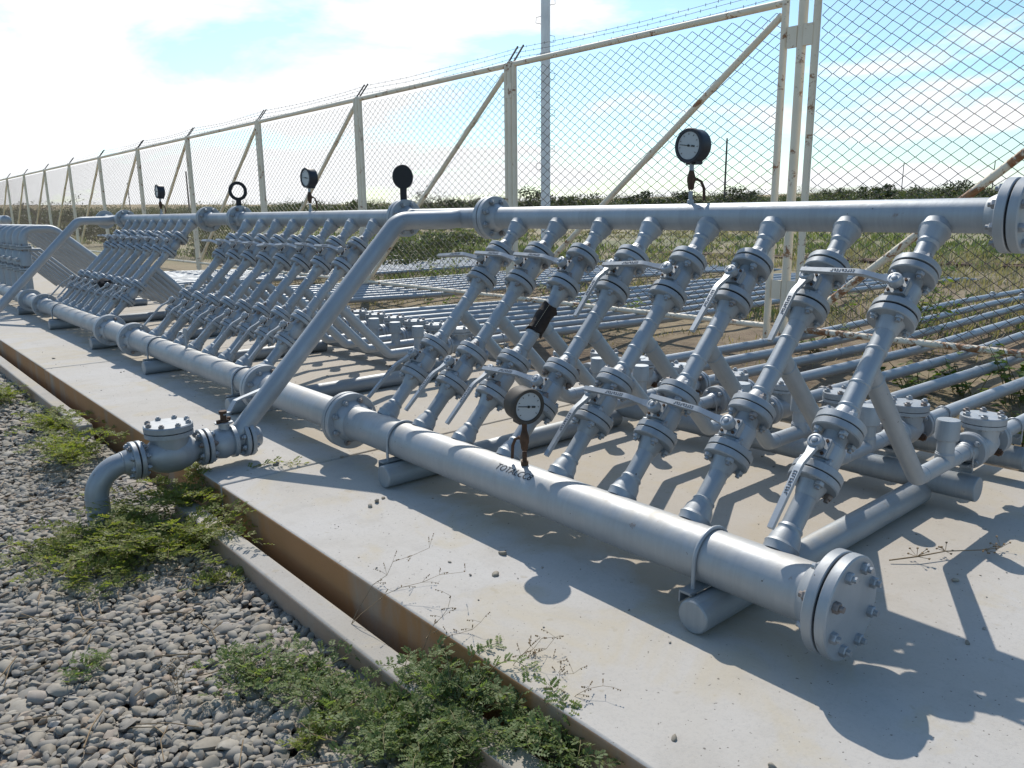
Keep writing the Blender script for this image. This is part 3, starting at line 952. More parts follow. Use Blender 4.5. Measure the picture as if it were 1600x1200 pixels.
# ------------------------------------------------------------------ supports
def support(y, xa, xb, lab, strap=True, rs=0.06):
    t = thing('support_pipe', (0, y, ZS + rs), lab, 'support', 'capped pipes lying across the slab as supports')
    MB().revolve((xa, 0, 0), (1, 0, 0), [(0, rs - 0.006), (0.004, rs - 0.001), (0.006, rs), (xb - xa, rs)], 36).bead((xa + 0.02, 0, 0), (1, 0, 0), rs, 0.004, 0.001).build('pipe', 'support_paint', t)
    if strap:
        ys = 0.045
        zc = -(ZS + rs)         # header axis height over the support axis
        rr = RL + 0.007
        pts = [(-rr, ys, zc - 0.115)] + [(-rr * math.cos(a), ys, zc + rr * math.sin(a)) for a in np.linspace(0, math.pi, 19)] + [(rr, ys, zc - 0.115)]
        MB().tube(pts, 0.0075, 12).build('u_bolt', 'silver_paint', t)
        bk = MB()
        zb = zc - 0.092
        bk.box((0, ys + 0.004, zb), (0.145, 0, 0), (0, 0.024, 0), (0, 0, 0.004))
        bk.box((0, ys + 0.026, zb - 0.022), (0.145, 0, 0), (0, 0.003, 0), (0, 0, 0.018))
        for s in (-1, 1):
            bk.revolve((s * rr, ys, zb - 0.004), (0, 0, -1), [(0, 0.014), (0.012, 0.014)], 6)
        bk.build('angle_bracket', 'support_paint', t)
    return t
for y, lab in ((-0.085, 'capped support pipe beside the bolted end plate of the collector'), (1.875, 'capped support pipe under the collector before the first flange joint'),
               (3.98, 'capped support pipe under the collector behind the leaning outlet pipe'), (5.97, 'capped support pipe midway along the middle manifold'),
               (7.85, 'capped support pipe at the start of the rear manifold'), (9.95, 'capped support pipe midway along the rear manifold'), (12.1, 'capped support pipe under the upright risers')):
    support(y, -0.165, 1.66, lab)
def long_support(x, a, b, lab):
    t = thing('long_support_pipe', (x, a, -0.095), lab, 'support', 'long capped support pipes under the branch tails')
    MB().revolve((0, 0, 0), (0, 1, 0), [(0, 0.056), (0.003, 0.059), (0.006, 0.06), (b - a, 0.06)], 36).build('pipe', 'support_paint', t)
    k = MB().box((0, 0, 0.095 + ZT - RB - 0.021), (0.045, 0, 0), (0, 0.03, 0), (0, 0, 0.004)).box((0.035, 0, 0.095 + ZT - RB - 0.049), (0.006, 0, 0), (0, 0.028, 0), (0, 0, 0.0235)).mesh('bracket', 'support_paint')
    u = MB().tube([(-0.02, -RB - 0.006, 0.095 + ZT - 0.075)] + [(-0.02, -(RB + 0.005) * math.cos(q), 0.095 + ZT + (RB + 0.005) * math.sin(q)) for q in np.linspace(0, math.pi, 11)] + [(-0.02, RB + 0.006, 0.095 + ZT - 0.075)], 0.0045, 8).mesh('pipe_clamp', 'bolt_metal')
    for i in range(8):
        yy = Y1 + i * SP + 0.33
        if yy < b - a:
            inst(u, 'pipe_clamp', inst(k, 'bracket', t, (0, yy, 0)), (0, 0, 0))
for j, (a, b) in enumerate(((-0.33, 2.45), (3.82, 6.6), (7.86, 10.6))):
    nm = ('front', 'middle', 'rear')[j]
    long_support(1.70, a, b, f'long capped support pipe under the tails of the {nm} manifold, by its elbows')
    long_support(2.38, a, b, f'long capped support pipe at the field edge of the slab, {nm} manifold')

# ------------------------------------------------------------------ gauges
def gauge(loc, z0, zc, rad, depth, face, case_mat, label, handle_side, lift=0.02):
    """stem stands on the pipe at z0; dial centre at zc; face = direction the dial looks in"""
    t = thing('pressure_gauge', loc, label, 'gauge', None)
    fv = Vector(face).normalized()
    bot = zc - rad
    H = bot - z0
    s = MB().revolve((0, 0, z0 - 0.01), (0, 0, 1), [(0, 0.017), (0.028, 0.017), (0.03, 0.0105), (H * 0.36, 0.0105)], 16)
    s.revolve((0, 0, z0 + H * 0.80), (0, 0, 1), [(0, 0.0115), (H * 0.3, 0.0115)], 16)
    s.build('stem', 'silver_paint' if case_mat == 'gauge_black' else 'rusty_steel', t)
    nv = MB().revolve((0, 0, z0 + H * 0.34), (0, 0, 1), [(0, 0.011), (H * 0.06, 0.016), (H * 0.14, 0.017), (H * 0.2, 0.021), (H * 0.32, 0.021), (H * 0.4, 0.016), (H * 0.48, 0.012)], 14)
    sd = Vector(handle_side).normalized()
    nv.cyl((0, 0, z0 + H * 0.60), Vector((0, 0, z0 + H * 0.60)) + sd * 0.034, 0.0085, 10)
    nvo = nv.build('needle_valve', 'rusty_steel', t)
    p = Vector((0, 0, z0 + H * 0.60)) + sd * 0.030
    lv = MB().tube([p, p + sd * 0.02 + Vector((0, 0, -0.012)), p + sd * 0.034 + Vector((0, 0, -0.045)), p + sd * 0.037 + Vector((0, 0, -0.105))], [0.006, 0.007, 0.0075, 0.007], 8)
    lv.build('valve_lever', 'rusty_steel', nvo)
    c = Vector((0, 0, zc))
    case = MB().revolve(c - fv * (depth * 0.6), fv, [(0, rad * 0.82), (0.006, rad * 0.94), (0.012, rad * 0.97), (depth * 0.75, rad * 0.97), (depth * 0.75 + 0.002, rad * 1.02), (depth - 0.004, rad * 1.02), (depth, rad * 0.99), (depth, rad * 0.83), (depth - 0.008, rad * 0.80)], 40)
    a, u, v = basis(fv)
    case.box(c - fv * depth * 0.2 + Vector((0, 0, -rad * 0.93)), fv * 0.028, u * 0.03, (0, 0, 0.012))
    case.build('case', case_mat, t)
    dl = MB().revolve(c + fv * (depth * 0.4 - 0.009), fv, [(0, rad * 0.80), (0.003, rad * 0.80)], 40).build('dial', 'dial_white', t)
    nn = MB()
    fc = c + fv * (depth * 0.4 - 0.004)
    dirn = (u * math.cos(R(172)) + v * math.sin(R(172)))
    side = fv.cross(dirn)
    nn.box(fc + dirn * rad * 0.27, dirn * rad * 0.4, side * 0.0016, fv * 0.0008)
    nn.box(fc - dirn * rad * 0.33, dirn * rad * 0.12, side * 0.004, fv * 0.0009)
    nn.revolve(fc, fv, [(0, 0.006), (0.003, 0.006)], 10)
    for i in range(9):
        aa = R(-130 + i * 32.5)
        q = v * math.cos(aa) + u * math.sin(aa)
        nn.box(fc + q * rad * 0.66, q * rad * 0.045, fv.cross(q) * 0.0013, fv * 0.0005)
    nn.build('needle', 'needle_black', dl)
    return t
gauge((0, 0.945, 0), RL, 0.372, 0.078, 0.10, (-0.19, -1, -0.06), 'gauge_brown', 'dusty brown pressure gauge standing on the lower collector', (-0.25, 1, 0.1))
gauge((XH, 0.942, ZH), RU, 0.346, 0.083, 0.09, (-1, 0.04, 0), 'gauge_black', 'large black pressure gauge standing on the upper header before the fence', (0.55, -0.8, 0))
gauge((XH, 5.06, ZH), RU, 0.355, 0.085, 0.09, (-1, -0.05, 0.0), 'gauge_black', 'small black pressure gauge on the middle upper header between ring and paddle', (0.55, -0.8, 0))
gauge((XH, 9.18, ZH), RU, 0.35, 0.085, 0.09, (-1, 0.06, 0.0), 'gauge_black', 'small black pressure gauge on the rear upper header past the ring', (0.55, -0.8, 0))
# broken gauge pigtail on the middle collector
t = thing('rag', (0.29, 8.9, 0.42), 'dark cloth wrapped around a lower valve of the rear manifold', 'cloth')
m = MB()
IVr = IV * np.array([0.075, 0.12, 0.06]) * (1 + 0.18 * np.sin(IV[:, [0]] * 9 + IV[:, [1]] * 7))
m.v = [Vector(p) for p in IVr]; m.f = [tuple(q) for q in IF]
m.build('cloth_bundle', 'cloth_dark', t)
MB().tube([(-0.02, 0.06, 0), (-0.04, 0.2, -0.02), (-0.02, 0.33, -0.06), (0, 0.42, -0.03)], 0.012, 8).build('cord', 'cloth_dark', t)
t = thing('bleed_stem', (0, 5.25, RL), 'thin bent bleed stem standing on the middle collector', 'valve')
MB().cyl((0, 0, -0.02), (0, 0, 0.10), 0.011, 10).revolve((0, 0, 0.1), (0, 0, 1), [(0, 0.018), (0.06, 0.018), (0.07, 0.01)], 10).build('stem', 'silver_paint', t)
MB().tube([(0, 0, 0.13), (-0.04, 0.02, 0.14), (-0.06, 0.03, 0.09)], 0.007, 8).build('valve_lever', 'silver_paint', t)

# spectacle blinds
def blind(y, ring, lab):
    t = thing('spectacle_blind', (XH, y, ZH), lab, 'blind')
    m = MB()
    w = 0.007
    if ring:
        prof = []
        n = 40
        A = m.ring((0, -w, 0.285), Vector((1, 0, 0)), Vector((0, 0, 1)), 0.098, n); B = m.ring((0, w, 0.285), Vector((1, 0, 0)), Vector((0, 0, 1)), 0.098, n)
        C_ = m.ring((0, -w, 0.285), Vector((1, 0, 0)), Vector((0, 0, 1)), 0.066, n); E_ = m.ring((0, w, 0.285), Vector((1, 0, 0)), Vector((0, 0, 1)), 0.066, n)
        m.bridge(A, B); m.bridge(B, E_); m.bridge(E_, C_); m.bridge(C_, A)
        m.build('ring', 'black_iron', t, sharp=40)
    else:
        m.revolve((0, -w, 0.302), (0, 1, 0), [(0, 0.088), (2 * w, 0.088)], 40)
        m.build('paddle', 'black_iron', t)
    MB().box((0, 0, 0.17), (0.026, 0, 0), (0, w - 0.001, 0), (0, 0, 0.05)).build('neck', 'black_iron', t)
blind(3.55, False, 'solid black round paddle standing above the upper flange joint')
blind(6.66, True, 'black open ring standing above the upper flange joint')

# leather repair sleeve
ys = Y1 + 5 * SP
t = thing('repair_sleeve', (0, ys, 0), 'dark brown stitched leather sleeve wrapped round one branch pipe', 'sleeve')
m = MB()
prof = []
a_, u_, v_ = basis(D)
rows = []
for i, s in enumerate(np.linspace(0.80, 0.965, 9)):
    b = len(m.v)
    for j in range(28):
        q = 2 * math.pi * j / 28
        rr_ = RB + 0.008 + 0.003 * math.sin(q * 3 + i) + (0.004 if i in (0, 8) else 0) * (1 + math.sin(q * 5))
        m.v.append(D * (s + (0.008 * math.sin(q * 4 + 1) if i in (0, 8) else 0)) + u_ * (rr_ * math.cos(q)) + v_ * (rr_ * math.sin(q)))
    rows.append(list(range(b, b + 28)))
for A, B in zip(rows, rows[1:]): m.bridge(A, B)
m.f.append(tuple(reversed(rows[0]))); m.f.append(tuple(rows[-1]))
m.build('leather_wrap', 'leather', t)
for sy, k in ((-1, 0.75), (1, 0.9)):
    m = MB()
    dd = (N * 0.9 + Vector((0, sy * k, 0))).normalized()
    for i in range(14):
        m.box(D * (0.815 + i * 0.0105) + dd * (RB + 0.013), D * 0.0033, D.cross(dd) * 0.0012, dd * 0.0015)
    m.build('stitching', 'stitch', t)

# ------------------------------------------------------------------ leaning outlet pipes with their valve sets
ZO = -0.085
RO = 0.056
def outlet(y, lab, full=True, xend=-0.50):
    t = thing('outlet_pipe', (0, y, 0), lab, 'pipe')
    xb = 0.61
    za = ZH - 0.012
    xl = xb - (za - ZO) * 0.965
    p = [Vector((XH - RU * 0.6, 0, ZH))] + [Vector((XH - 0.12, 0, za))] + arc((XH, 0, za), (xb, 0, za), (xl, 0, ZO), 0.15, 9) + arc((xb, 0, za), (xl, 0, ZO), (xl - 1, 0, ZO), 0.12, 7)
    p.append(Vector((xend - 0.04, 0, ZO)))
    m = MB().tube(p, [RO + 0.006] * 2 + [RO] * (len(p) - 2), 32)
    m.bead((0.75, 0, za), (1, 0, 0), RO, 0.006, 0.002)
    m.build('pipe', 'silver_paint', t)
    m = MB()
    rr = random.Random(3)
    dd = Vector((xl - xb, 0, ZO - za)).normalized(); nn_ = Vector((dd.z, 0, -dd.x))
    if nn_.z < 0: nn_ = -nn_
    if full:
        # scattered black paint strokes along the upper edge
        for i in range(15):
            s = 0.14 + i * 0.05 + rr.uniform(-.012, .012)
            dv = (nn_ * 0.82 + Vector((0, 1, 0)) * (0.55 + rr.uniform(-.2, .2))).normalized()
            c = Vector((xb, 0, za)) + dd * s + dv * (RO + 0.0006)
            tv = dd.cross(dv).normalized()
            an = rr.uniform(-0.6, 0.6)
            m.box(c, (dd * math.cos(an) + tv * math.sin(an)) * rr.uniform(.006, .015), (tv * math.cos(an) - dd * math.sin(an)) * 0.0026, dv * 0.0008)
        m.build('paint_strokes', 'dark_marks', t)
    f = flange_mesh((1, 0, 0), 0.103, 0.026, RO - 0.002, 0.05)
    inst(f, 'flange', t, (xend + 0.003, 0, ZO))
    return t
YO = 2.83
outlet(YO, 'leaning outlet pipe running from the upper header down to the valves by the weeds')
outlet(11.25, 'leaning outlet pipe running down beyond the rear manifold', True, -1.1)
BOLT_O = bolt_mesh((1, 0, 0), 0.030, 0.0085, 0.016, 0.014)
BC_O = bolt_circle((1, 0, 0), 0.08, 8, R(22.5))
def xflange(name, parent, x, s, Rf=0.103, th=0.026, inner=0.05):
    f = MB().revolve((0, 0, 0), (s, 0, 0), [(0.002, Rf - 0.003), (0.005, Rf), (th - 0.004, Rf), (th, Rf - 0.004), (th, inner)], 36).build(name, 'flange_paint', parent, (x, 0, 0))
    return f
# ball valve of the outlet
XB0, XB1 = -0.50, -0.745
t = thing('ball_valve', (0, YO, ZO), 'weathered ball valve with long flat lever at the foot of the leaning pipe', 'valve')
m = MB().revolve((XB1 + 0.02, 0, 0), (1, 0, 0), [(0, 0.055), (0.02, 0.06), (0.045, 0.083), (0.09, 0.09), (0.13, 0.078), (0.132, 0.092), (0.155, 0.092), (0.157, 0.06), (0.205, 0.055)], 36)
m.revolve(((XB0 + XB1) / 2, 0, 0.06), (0, 0, 1), [(0, 0.034), (0.05, 0.03), (0.055, 0.05), (0.063, 0.05)], 20)
m.build('valve_body', 'silver_paint', t)
m = MB().revolve(((XB0 + XB1) / 2, 0, 0.122), (0, 0, 1), [(0, 0.03), (0.012, 0.03), (0.014, 0.018), (0.05, 0.018), (0.052, 0.024), (0.066, 0.024)], 8)
for sx in (-1, 1):
    m.revolve(((XB0 + XB1) / 2 + sx * 0.038, 0.02 * sx, 0.122), (0, 0, 1), [(0, 0.012), (0.02, 0.012)], 6)
m.build('stem', 'rusty_steel', t)
o = Vector(((XB0 + XB1) / 2, 0, 0.17))
dl = Vector((0.98, 0.35, 0)).normalized(); sd = Vector((0, 0, 1)).cross(dl)
m = MB(); rows = []
for s_, k_, w_ in ((-0.01, 0, .02), (0.04, 0.0, .018), (0.09, 0.055, .017), (0.13, 0.062, .016), (0.42, 0.10, .014)):
    c = o + dl * s_ + Vector((0, 0, k_)); b = len(m.v)
    for sx, sz in ((-1, -1), (1, -1), (1, 1), (-1, 1)): m.v.append(c + sd * (w_ * sx) + Vector((0, 0, 0.005 * sz)))
    rows.append(list(range(b, b + 4)))
for A, B in zip(rows, rows[1:]): m.bridge(A, B)
m.f.append(tuple(reversed(rows[0]))); m.f.append(tuple(rows[-1]))
m.build('lever', 'handle_paint', t, sharp=20)
for x, s in ((XB0 - 0.003, -1), (XB1 + 0.003, 1)):
    f = xflange('flange', t, x, s)
    for p in BC_O: inst(BOLT_O, 'bolt', f, p)
    MB().revolve((-s * 0.006, 0, 0), (s, 0, 0), [(0, 0.096), (0.006, 0.096)], 32).build('gasket', 'gasket', f)
# swing check valve of the outlet
XS0, XS1 = -0.745, -1.105
t = thing('check_valve', (0, YO, ZO), 'big check valve with round bolted lid over the kerb gap', 'valve')
xc = (XS0 + XS1) / 2
m = MB().revolve((XS1 + 0.02, 0, 0), (1, 0, 0), [(0, 0.056), (0.03, 0.06), (0.07, 0.088), (0.13, 0.105), (0.19, 0.105), (0.25, 0.088), (0.29, 0.062), (0.32, 0.056)], 36)
m.revolve((xc, 0, 0.0), (0, 0, 1), [(0, 0.095), (0.07, 0.1), (0.1, 0.1), (0.106, 0.126), (0.13, 0.126)], 36)
m.build('valve_body', 'silver_paint', t)
lid = MB().revolve((xc, 0, 0.134), (0, 0, 1), [(0, 0.124), (0.004, 0.127), (0.03, 0.127), (0.036, 0.122)], 40).build('bonnet', 'flange_paint', t)
for p in bolt_circle((0, 0, 1), 0.108, 8, R(10)): inst(BOLT_B, 'bolt', lid, p + Vector((xc, 0, 0.17)))
for x, s in ((XS0 - 0.003, -1), (XS1 + 0.003, 1)):
    f = xflange('flange', t, x, s)
    if s == 1:
        for p in BC_O: inst(BOLT_O, 'bolt', f, p)
        MB().revolve((-s * 0.006, 0, 0), (s, 0, 0), [(0, 0.096), (0.006, 0.096)], 32).build('gasket', 'gasket', f)
t = thing('outlet_elbow', (0, YO, ZO), 'flanged silver elbow turning down into the gravel and weeds', 'pipe')
p = [Vector((XS1 - 0.06, 0, 0))] + arc((XS1, 0, 0), (XS1 - 0.21, 0, 0), (XS1 - 0.21, 0, -0.5), 0.16, 12) + [Vector((XS1 - 0.21, 0, -0.5))]
MB().tube(p, 0.058, 32).bead((XS1 - 0.075, 0, 0), (1, 0, 0), 0.058, 0.005, 0.002).bead(p[-2], (0, 0, 1), 0.058, 0.005, 0.002).build('elbow', 'silver_paint', t)
inst(flange_mesh((-1, 0, 0), 0.103, 0.026, 0.056, 0.045), 'flange', t, (XS1 - 0.003, 0, 0))

# ------------------------------------------------------------------ upright risers past the rear manifold
def riser(y, lab, proto_=None):
    if proto_:
        return dup(proto_, (0, y, 0), lab)
    t = thing('riser_pipe', (0, y, 0), lab, 'pipe', 'upright risers bending over past the rear manifold')
    zt, x0 = 1.035, 0.08
    p = [Vector((x0, 0, 0.05)), Vector((x0, 0, 0.6))] + arc((x0, 0, 0), (x0, 0, zt), (1, 0, zt), 0.17, 10) + arc((x0, 0, zt), (0.50, 0, zt), (1.5, 0, zt - 0.88), 0.22, 7) + arc((0.5, 0, zt), (1.5, 0, zt - 0.9), (2.2, 0, zt - 0.9), 0.06, 5) + [Vector((2.05, 0, ZT))]
    MB().tube(p, 0.058, 24).build('pipe', 'silver_paint', t)
    p2 = [Vector((x0, 0, 0.72)), Vector((x0 + 0.2, 0, 0.72))] + [Vector((1.1, 0, -0.08))]
    MB().tube(p2, 0.03, 16).build('side_pipe', 'silver_paint', t)
    for z in (0.42, 0.76):
        f = MB().revolve((x0, 0, z - 0.03), (0, 0, 1), [(0, 0.097), (0.004, 0.1), (0.056, 0.1), (0.06, 0.097)], 32).build('flange', 'flange_paint', t)
        MB().revolve((x0, 0, z - 0.003), (0, 0, 1), [(0, 0.102), (0.006, 0.102)], 32).build('gasket', 'gasket', f)
        for q in bolt_circle((0, 0, 1), 0.08, 6, 0):
            inst(BOLT_RZ, 'bolt', f, q + Vector((x0, 0, z)))
    MB().revolve((x0, 0, 0.46), (0, 0, 1), [(0, 0.06), (0.03, 0.085), (0.2, 0.085), (0.26, 0.06)], 28).build('valve_body', 'silver_paint', t)
    MB().cyl((x0, 0, 0.58), (x0 - 0.13, 0, 0.58), 0.03, 16).build('hub', 'handle_paint', t)
    MB().box((x0 - 0.13, 0.1, 0.58), (0.006, 0, 0), (0, 0.14, 0), (0, 0, 0.014)).build('lever', 'handle_paint', t)
    return t
BOLT_RZ = bolt_mesh((0, 0, 1), 0.033)
r0 = None
for k in range(7):
    lab = f'{ORD[k]} upright riser along the row past the rear manifold'
    q = riser(12.4 + k * 0.56, lab, r0)
    r0 = r0 or q
t = thing('collector_pipe', (0, 11.95, 0), 'thick lower collector pipe under the row of upright risers', 'pipe')
MB().cyl((0, 0.02, 0), (0, 5.0, 0), RL, 40).build('pipe', 'collector_paint', t)
MB().revolve((0, 0.004, 0), (0, 1, 0), [(0, 0.163), (0.003, 0.166), (0.032, 0.166), (0.036, 0.162), (0.036, RL + 0.02), (0.08, RL)], 40).build('flange', 'flange_paint', t)
t = thing('header_pipe', (XH, 20.5, ZH), 'upper header pipe seen end on past the risers', 'pipe')
MB().revolve((0, 0, 0), (0, 1, 0), [(0, 0.03), (0.02, 0.08), (0.06, 0.11), (6, 0.11)], 32).build('pipe', 'header_paint', t)

# ------------------------------------------------------------------ fence
XF = 4.687
ZR, ZTOP = 0.085, 3.03
posts = [-4.9, -1.15, 2.42, 6.41, 10.21, 14.12, 18.17, 22.1, 26.1, 30.1, 34.15, 38.3, 42.4, 46.5, 50.6, 54.7]
fence = thing('chain_link_fence', (XF, 0, 0), 'tall cream steel and chain link fence with barbed wire behind the pipes', 'fence')
W_ = 0.075; HS = 0.05
def link_mesh(width, z0, z1, name):
    nw = int(width / W_); nz = int((z1 - z0) / HS)
    vs2, fs2 = [], []
    r = 0.0038
    prof = np.array([(math.cos(a), math.sin(a)) for a in (R(90), R(210), R(330))])
    zz = z0 + np.arange(nz + 1) * HS
    off = 0
    for i in range(nw):
        yb = i * W_
        yy = yb + np.where((np.arange(nz + 1) + i) % 2 == 0, 0.0, W_) + rng.normal(0, 0.0022, nz + 1)
        xx = np.where((np.arange(nz + 1) + i) % 2 == 0, -0.003, 0.003)
        zj = zz + rng.normal(0, 0.0015, nz + 1)
        P = np.stack([xx, yy, zj], 1)
        # triangular section in the x / in-plane direction
        V = P[:, None, :] + np.stack([prof[None, :, 0] * r * np.ones((nz + 1, 1)), prof[None, :, 1] * r * 1.5 * np.ones((nz + 1, 1)), np.zeros((nz + 1, 3))], -1)
        vs2.append(V.reshape(-1, 3))
        for k in range(3):
            k2 = (k + 1) % 3
            a = np.arange(nz) * 3
            fs2.append(np.stack([a + k, a + k2, a + 3 + k2, a + 3 + k], 1) + off)
        off += (nz + 1) * 3
    return np.concatenate(vs2), np.concatenate(fs2)
lv_, lf_ = link_mesh(3.56, ZR + 0.03, ZTOP - 0.03, 'link')
link_me = None
RSQ = 0.034
for i, (a, b) in enumerate(zip(posts, posts[1:])):
    ga = 0.175 if abs(a - 2.42) < .1 else (0.075 if a > 2 else 0.1)
    gb_ = 0.135 if abs(b - 2.42) < .1 else 0.075
    rusty = 'cream_paint_rusty' if a < 2 else 'cream_paint'
    y0_, y1_ = a + ga, b - gb_
    m = MB()
    for yy in (y0_, y1_):
        m.cyl((0, yy, ZR - 0.15 if a > 2 else ZR - 0.05), (0, yy, ZTOP + 0.02), RSQ, 14)
    m.cyl((0, y0_, ZTOP), (0, y1_, ZTOP), RSQ, 14)
    fr = m.build('panel_frame', 'cream_paint', fence)
    MB().cyl((0, y0_, ZR), (0, y1_, ZR), 0.030, 14).build('bottom_rail', rusty, fr)
    MB().cyl((0.01, y0_ + 0.04, ZTOP - 0.1), (0.01, y1_ - 0.04, ZR + 0.06), 0.034, 14).build('brace', rusty if a < 2 else 'cream_paint', fr)
    if link_me is None:
        lo = np_mesh('chain_link', lv_, lf_, 'wire_galv', False, fr)
        link_me = lo.data
    else:
        lo = bpy.data.objects.new('chain_link', link_me); COL.objects.link(lo); lo.parent = fr
    lo.location = (0.03, y0_ + 0.03, 0)
    lo.scale = (1, (y1_ - y0_ - 0.06) / (int(3.56 / W_) * W_ + 0.0), 1)
    if a > 2 and a < 45:
        for yy in (y0_ - 0.02, y1_ + 0.02):
            MB().box((0.08, yy, ZTOP + 0.12), (0.10, -0.0, 0.13), (0, 0.010, 0), Vector((-0.13, 0, 0.10)) * 0.05).build('barbed_wire_arm', 'wire_galv', fr)
for y in posts:
    p = MB().revolve((0, y, -0.5), (0, 0, 1), [(0, 0.042), (0.5 + ZTOP + 0.03, 0.042), (0.5 + ZTOP + 0.045, 0.03)], 18).build('post', 'cream_paint', fence)
    g_ = 0.155 if abs(y - 2.42) < .1 else 0.075
    for z in (0.45, 2.72):
        for s in (-1, 1):
            MB().box((-0.02, y + s * g_ * 0.5, z), (0.018, 0, 0), (0, g_ * 0.30, 0), (0, 0, 0.09)).build('hinge_plate', 'cream_paint', p)
# barbed strands
for j, (dx, dz) in enumerate(((0.07, 0.09), (0.115, 0.16), (0.16, 0.225))):
    m = MB()
    rr = random.Random(j)
    pts = []
    y = -4.9
    for a, b in zip(posts, posts[1:]):
        for k in range(6):
            q = k / 6
            pts.append((dx, a + (b - a) * q, ZTOP + dz - 0.05 * 4 * q * (1 - q) * (0.5 + rr.random() * 0.4)))
    m.tube(pts, 0.0024, 5)
    y = -1.0
    for (p0, p1) in zip(pts, pts[1:]):
        if p0[1] > 24 or p0[1] < -1.5: continue
        L_ = p1[1] - p0[1]
        nb = max(1, int(L_ / 0.16))
        for k in range(nb):
            q = (k + rr.random() * .3) / nb
            c = Vector(p0).lerp(Vector(p1), q)
            for an in (R(45), R(-45)):
                dv = Vector((0.25, math.cos(an) * 0.4, math.sin(an))).normalized() * 0.015
                m.box(c, dv, Vector((0, 0.0015, 0.001)), Vector((0.0015, 0, 0)))
    m.build('barbed_wire', 'wire_galv', fence)

# ------------------------------------------------------------------ poles
t = thing('light_pole', (10.9, 12.32, -0.15), 'thick white pole with step irons behind the fence', 'pole')
MB().revolve((0, 0, 0), (0, 0, 1), [(0, 0.115), (9, 0.10)], 24).build('shaft', 'pole_white', t)
rdir = r2.copy()
for k in range(5):
    for s in (-1, 1):
        z = 2.35 + k * 0.8 + (0.4 if s > 0 else 0)
        p0 = Vector((0, 0, z)) + rdir * s * 0.10
        MB().tube([p0, p0 + rdir * s * 0.12 + Vector((0, 0, 0.02)), p0 + rdir * s * 0.11 + Vector((0, 0, 0.14)), p0 + Vector((0, 0, 0.16))], 0.006, 6).build('step_iron', 'wire_galv', t)
t = thing('marker_sign', (9.4, 10.9, -0.13), 'small white marker plate on a dark post beside the white pole', 'sign')
MB().cyl((0, 0, 0), (0, 0, 0.5), 0.025, 8).build('post', 'black_iron', t)
MB().box((0, 0, 0.62), rdir * 0.17, Vector((-rdir.y, rdir.x, 0)) * 0.01, (0, 0, 0.13)).build('plate', 'sign_white', t)
def at(px, depth):
    """ground point seen in column px at a given distance along the view axis"""
    d = fwd + r2 * ((px - 800) / 1216.3)
    k = depth / d.dot(Vector((fwd.x, fwd.y, 0)).normalized())
    return Vector((CAM.x + d.x * k, CAM.y + d.y * k, 0))
for (px, dep, h, rad, arms, lab) in ((1118, 75, 7.0, 0.10, 0, 'bare dark utility pole behind the big black gauge'), (322, 110, 6.6, 0.12, 0, 'bare dark utility pole rising between the small gauge and black ring'),
                                     (3, 62, 5.6, 0.16, 3, 'grey utility pole with cross arms beyond the far end of the fence'), (1380, 170, 7.5, 0.10, 0, 'thin distant pole beyond the gap in the scrub'),
                                     (1514, 150, 7.0, 0.10, 0, 'thin distant pole over the scrub by the rusty brace'), (234, 160, 6.8, 0.10, 2, 'thin distant pole with insulators beside the small rear gauge')):
    b = at(px, dep)
    t = thing('utility_pole', (b.x, b.y, ground_z(b.x, b.y) - 0.2), lab, 'pole')
    MB().revolve((0, 0, 0), (0, 0, 1), [(0, rad), (h, rad * 0.75)], 12).build('shaft', 'pole_wood', t)
    for k in range(arms):
        MB().box((0, 0, h - 0.25 - k * 0.45), rdir * 0.28, (0, 0.03, 0), (0, 0, 0.035)).build('cross_arm', 'pole_wood', t)

# rusty flow lines lying on the plain
for k, x in enumerate((16.5, 17.0)):
    t = tag(MB().tube([(x + 0.02 * y, y, -0.02) for y in (-8, 0, 8, 16, 24, 34)], 0.06, 12).build('flow_line', 'rusty_steel'), ('rusty brown pipeline across the plain, fence side of a pair', 'rusty brown pipeline across the plain, outer one of a pair')[k], 'pipe')

# ------------------------------------------------------------------ plants
def blade_quads(base, tip, width, side):
    """arrays (n,3): flat leaf diamonds from base to tip"""
    mid = base * 0.5 + tip * 0.5
    s = side * width[:, None]
    V = np.stack([base, mid + s, tip, mid - s], 1)
    n = len(base)
    F = np.arange(n)[:, None] * 4 + np.arange(4)[None]
    return V.reshape(-1, 3), F

def unit(a):
    return a / np.maximum(np.linalg.norm(a, axis=-1, keepdims=True), 1e-9)

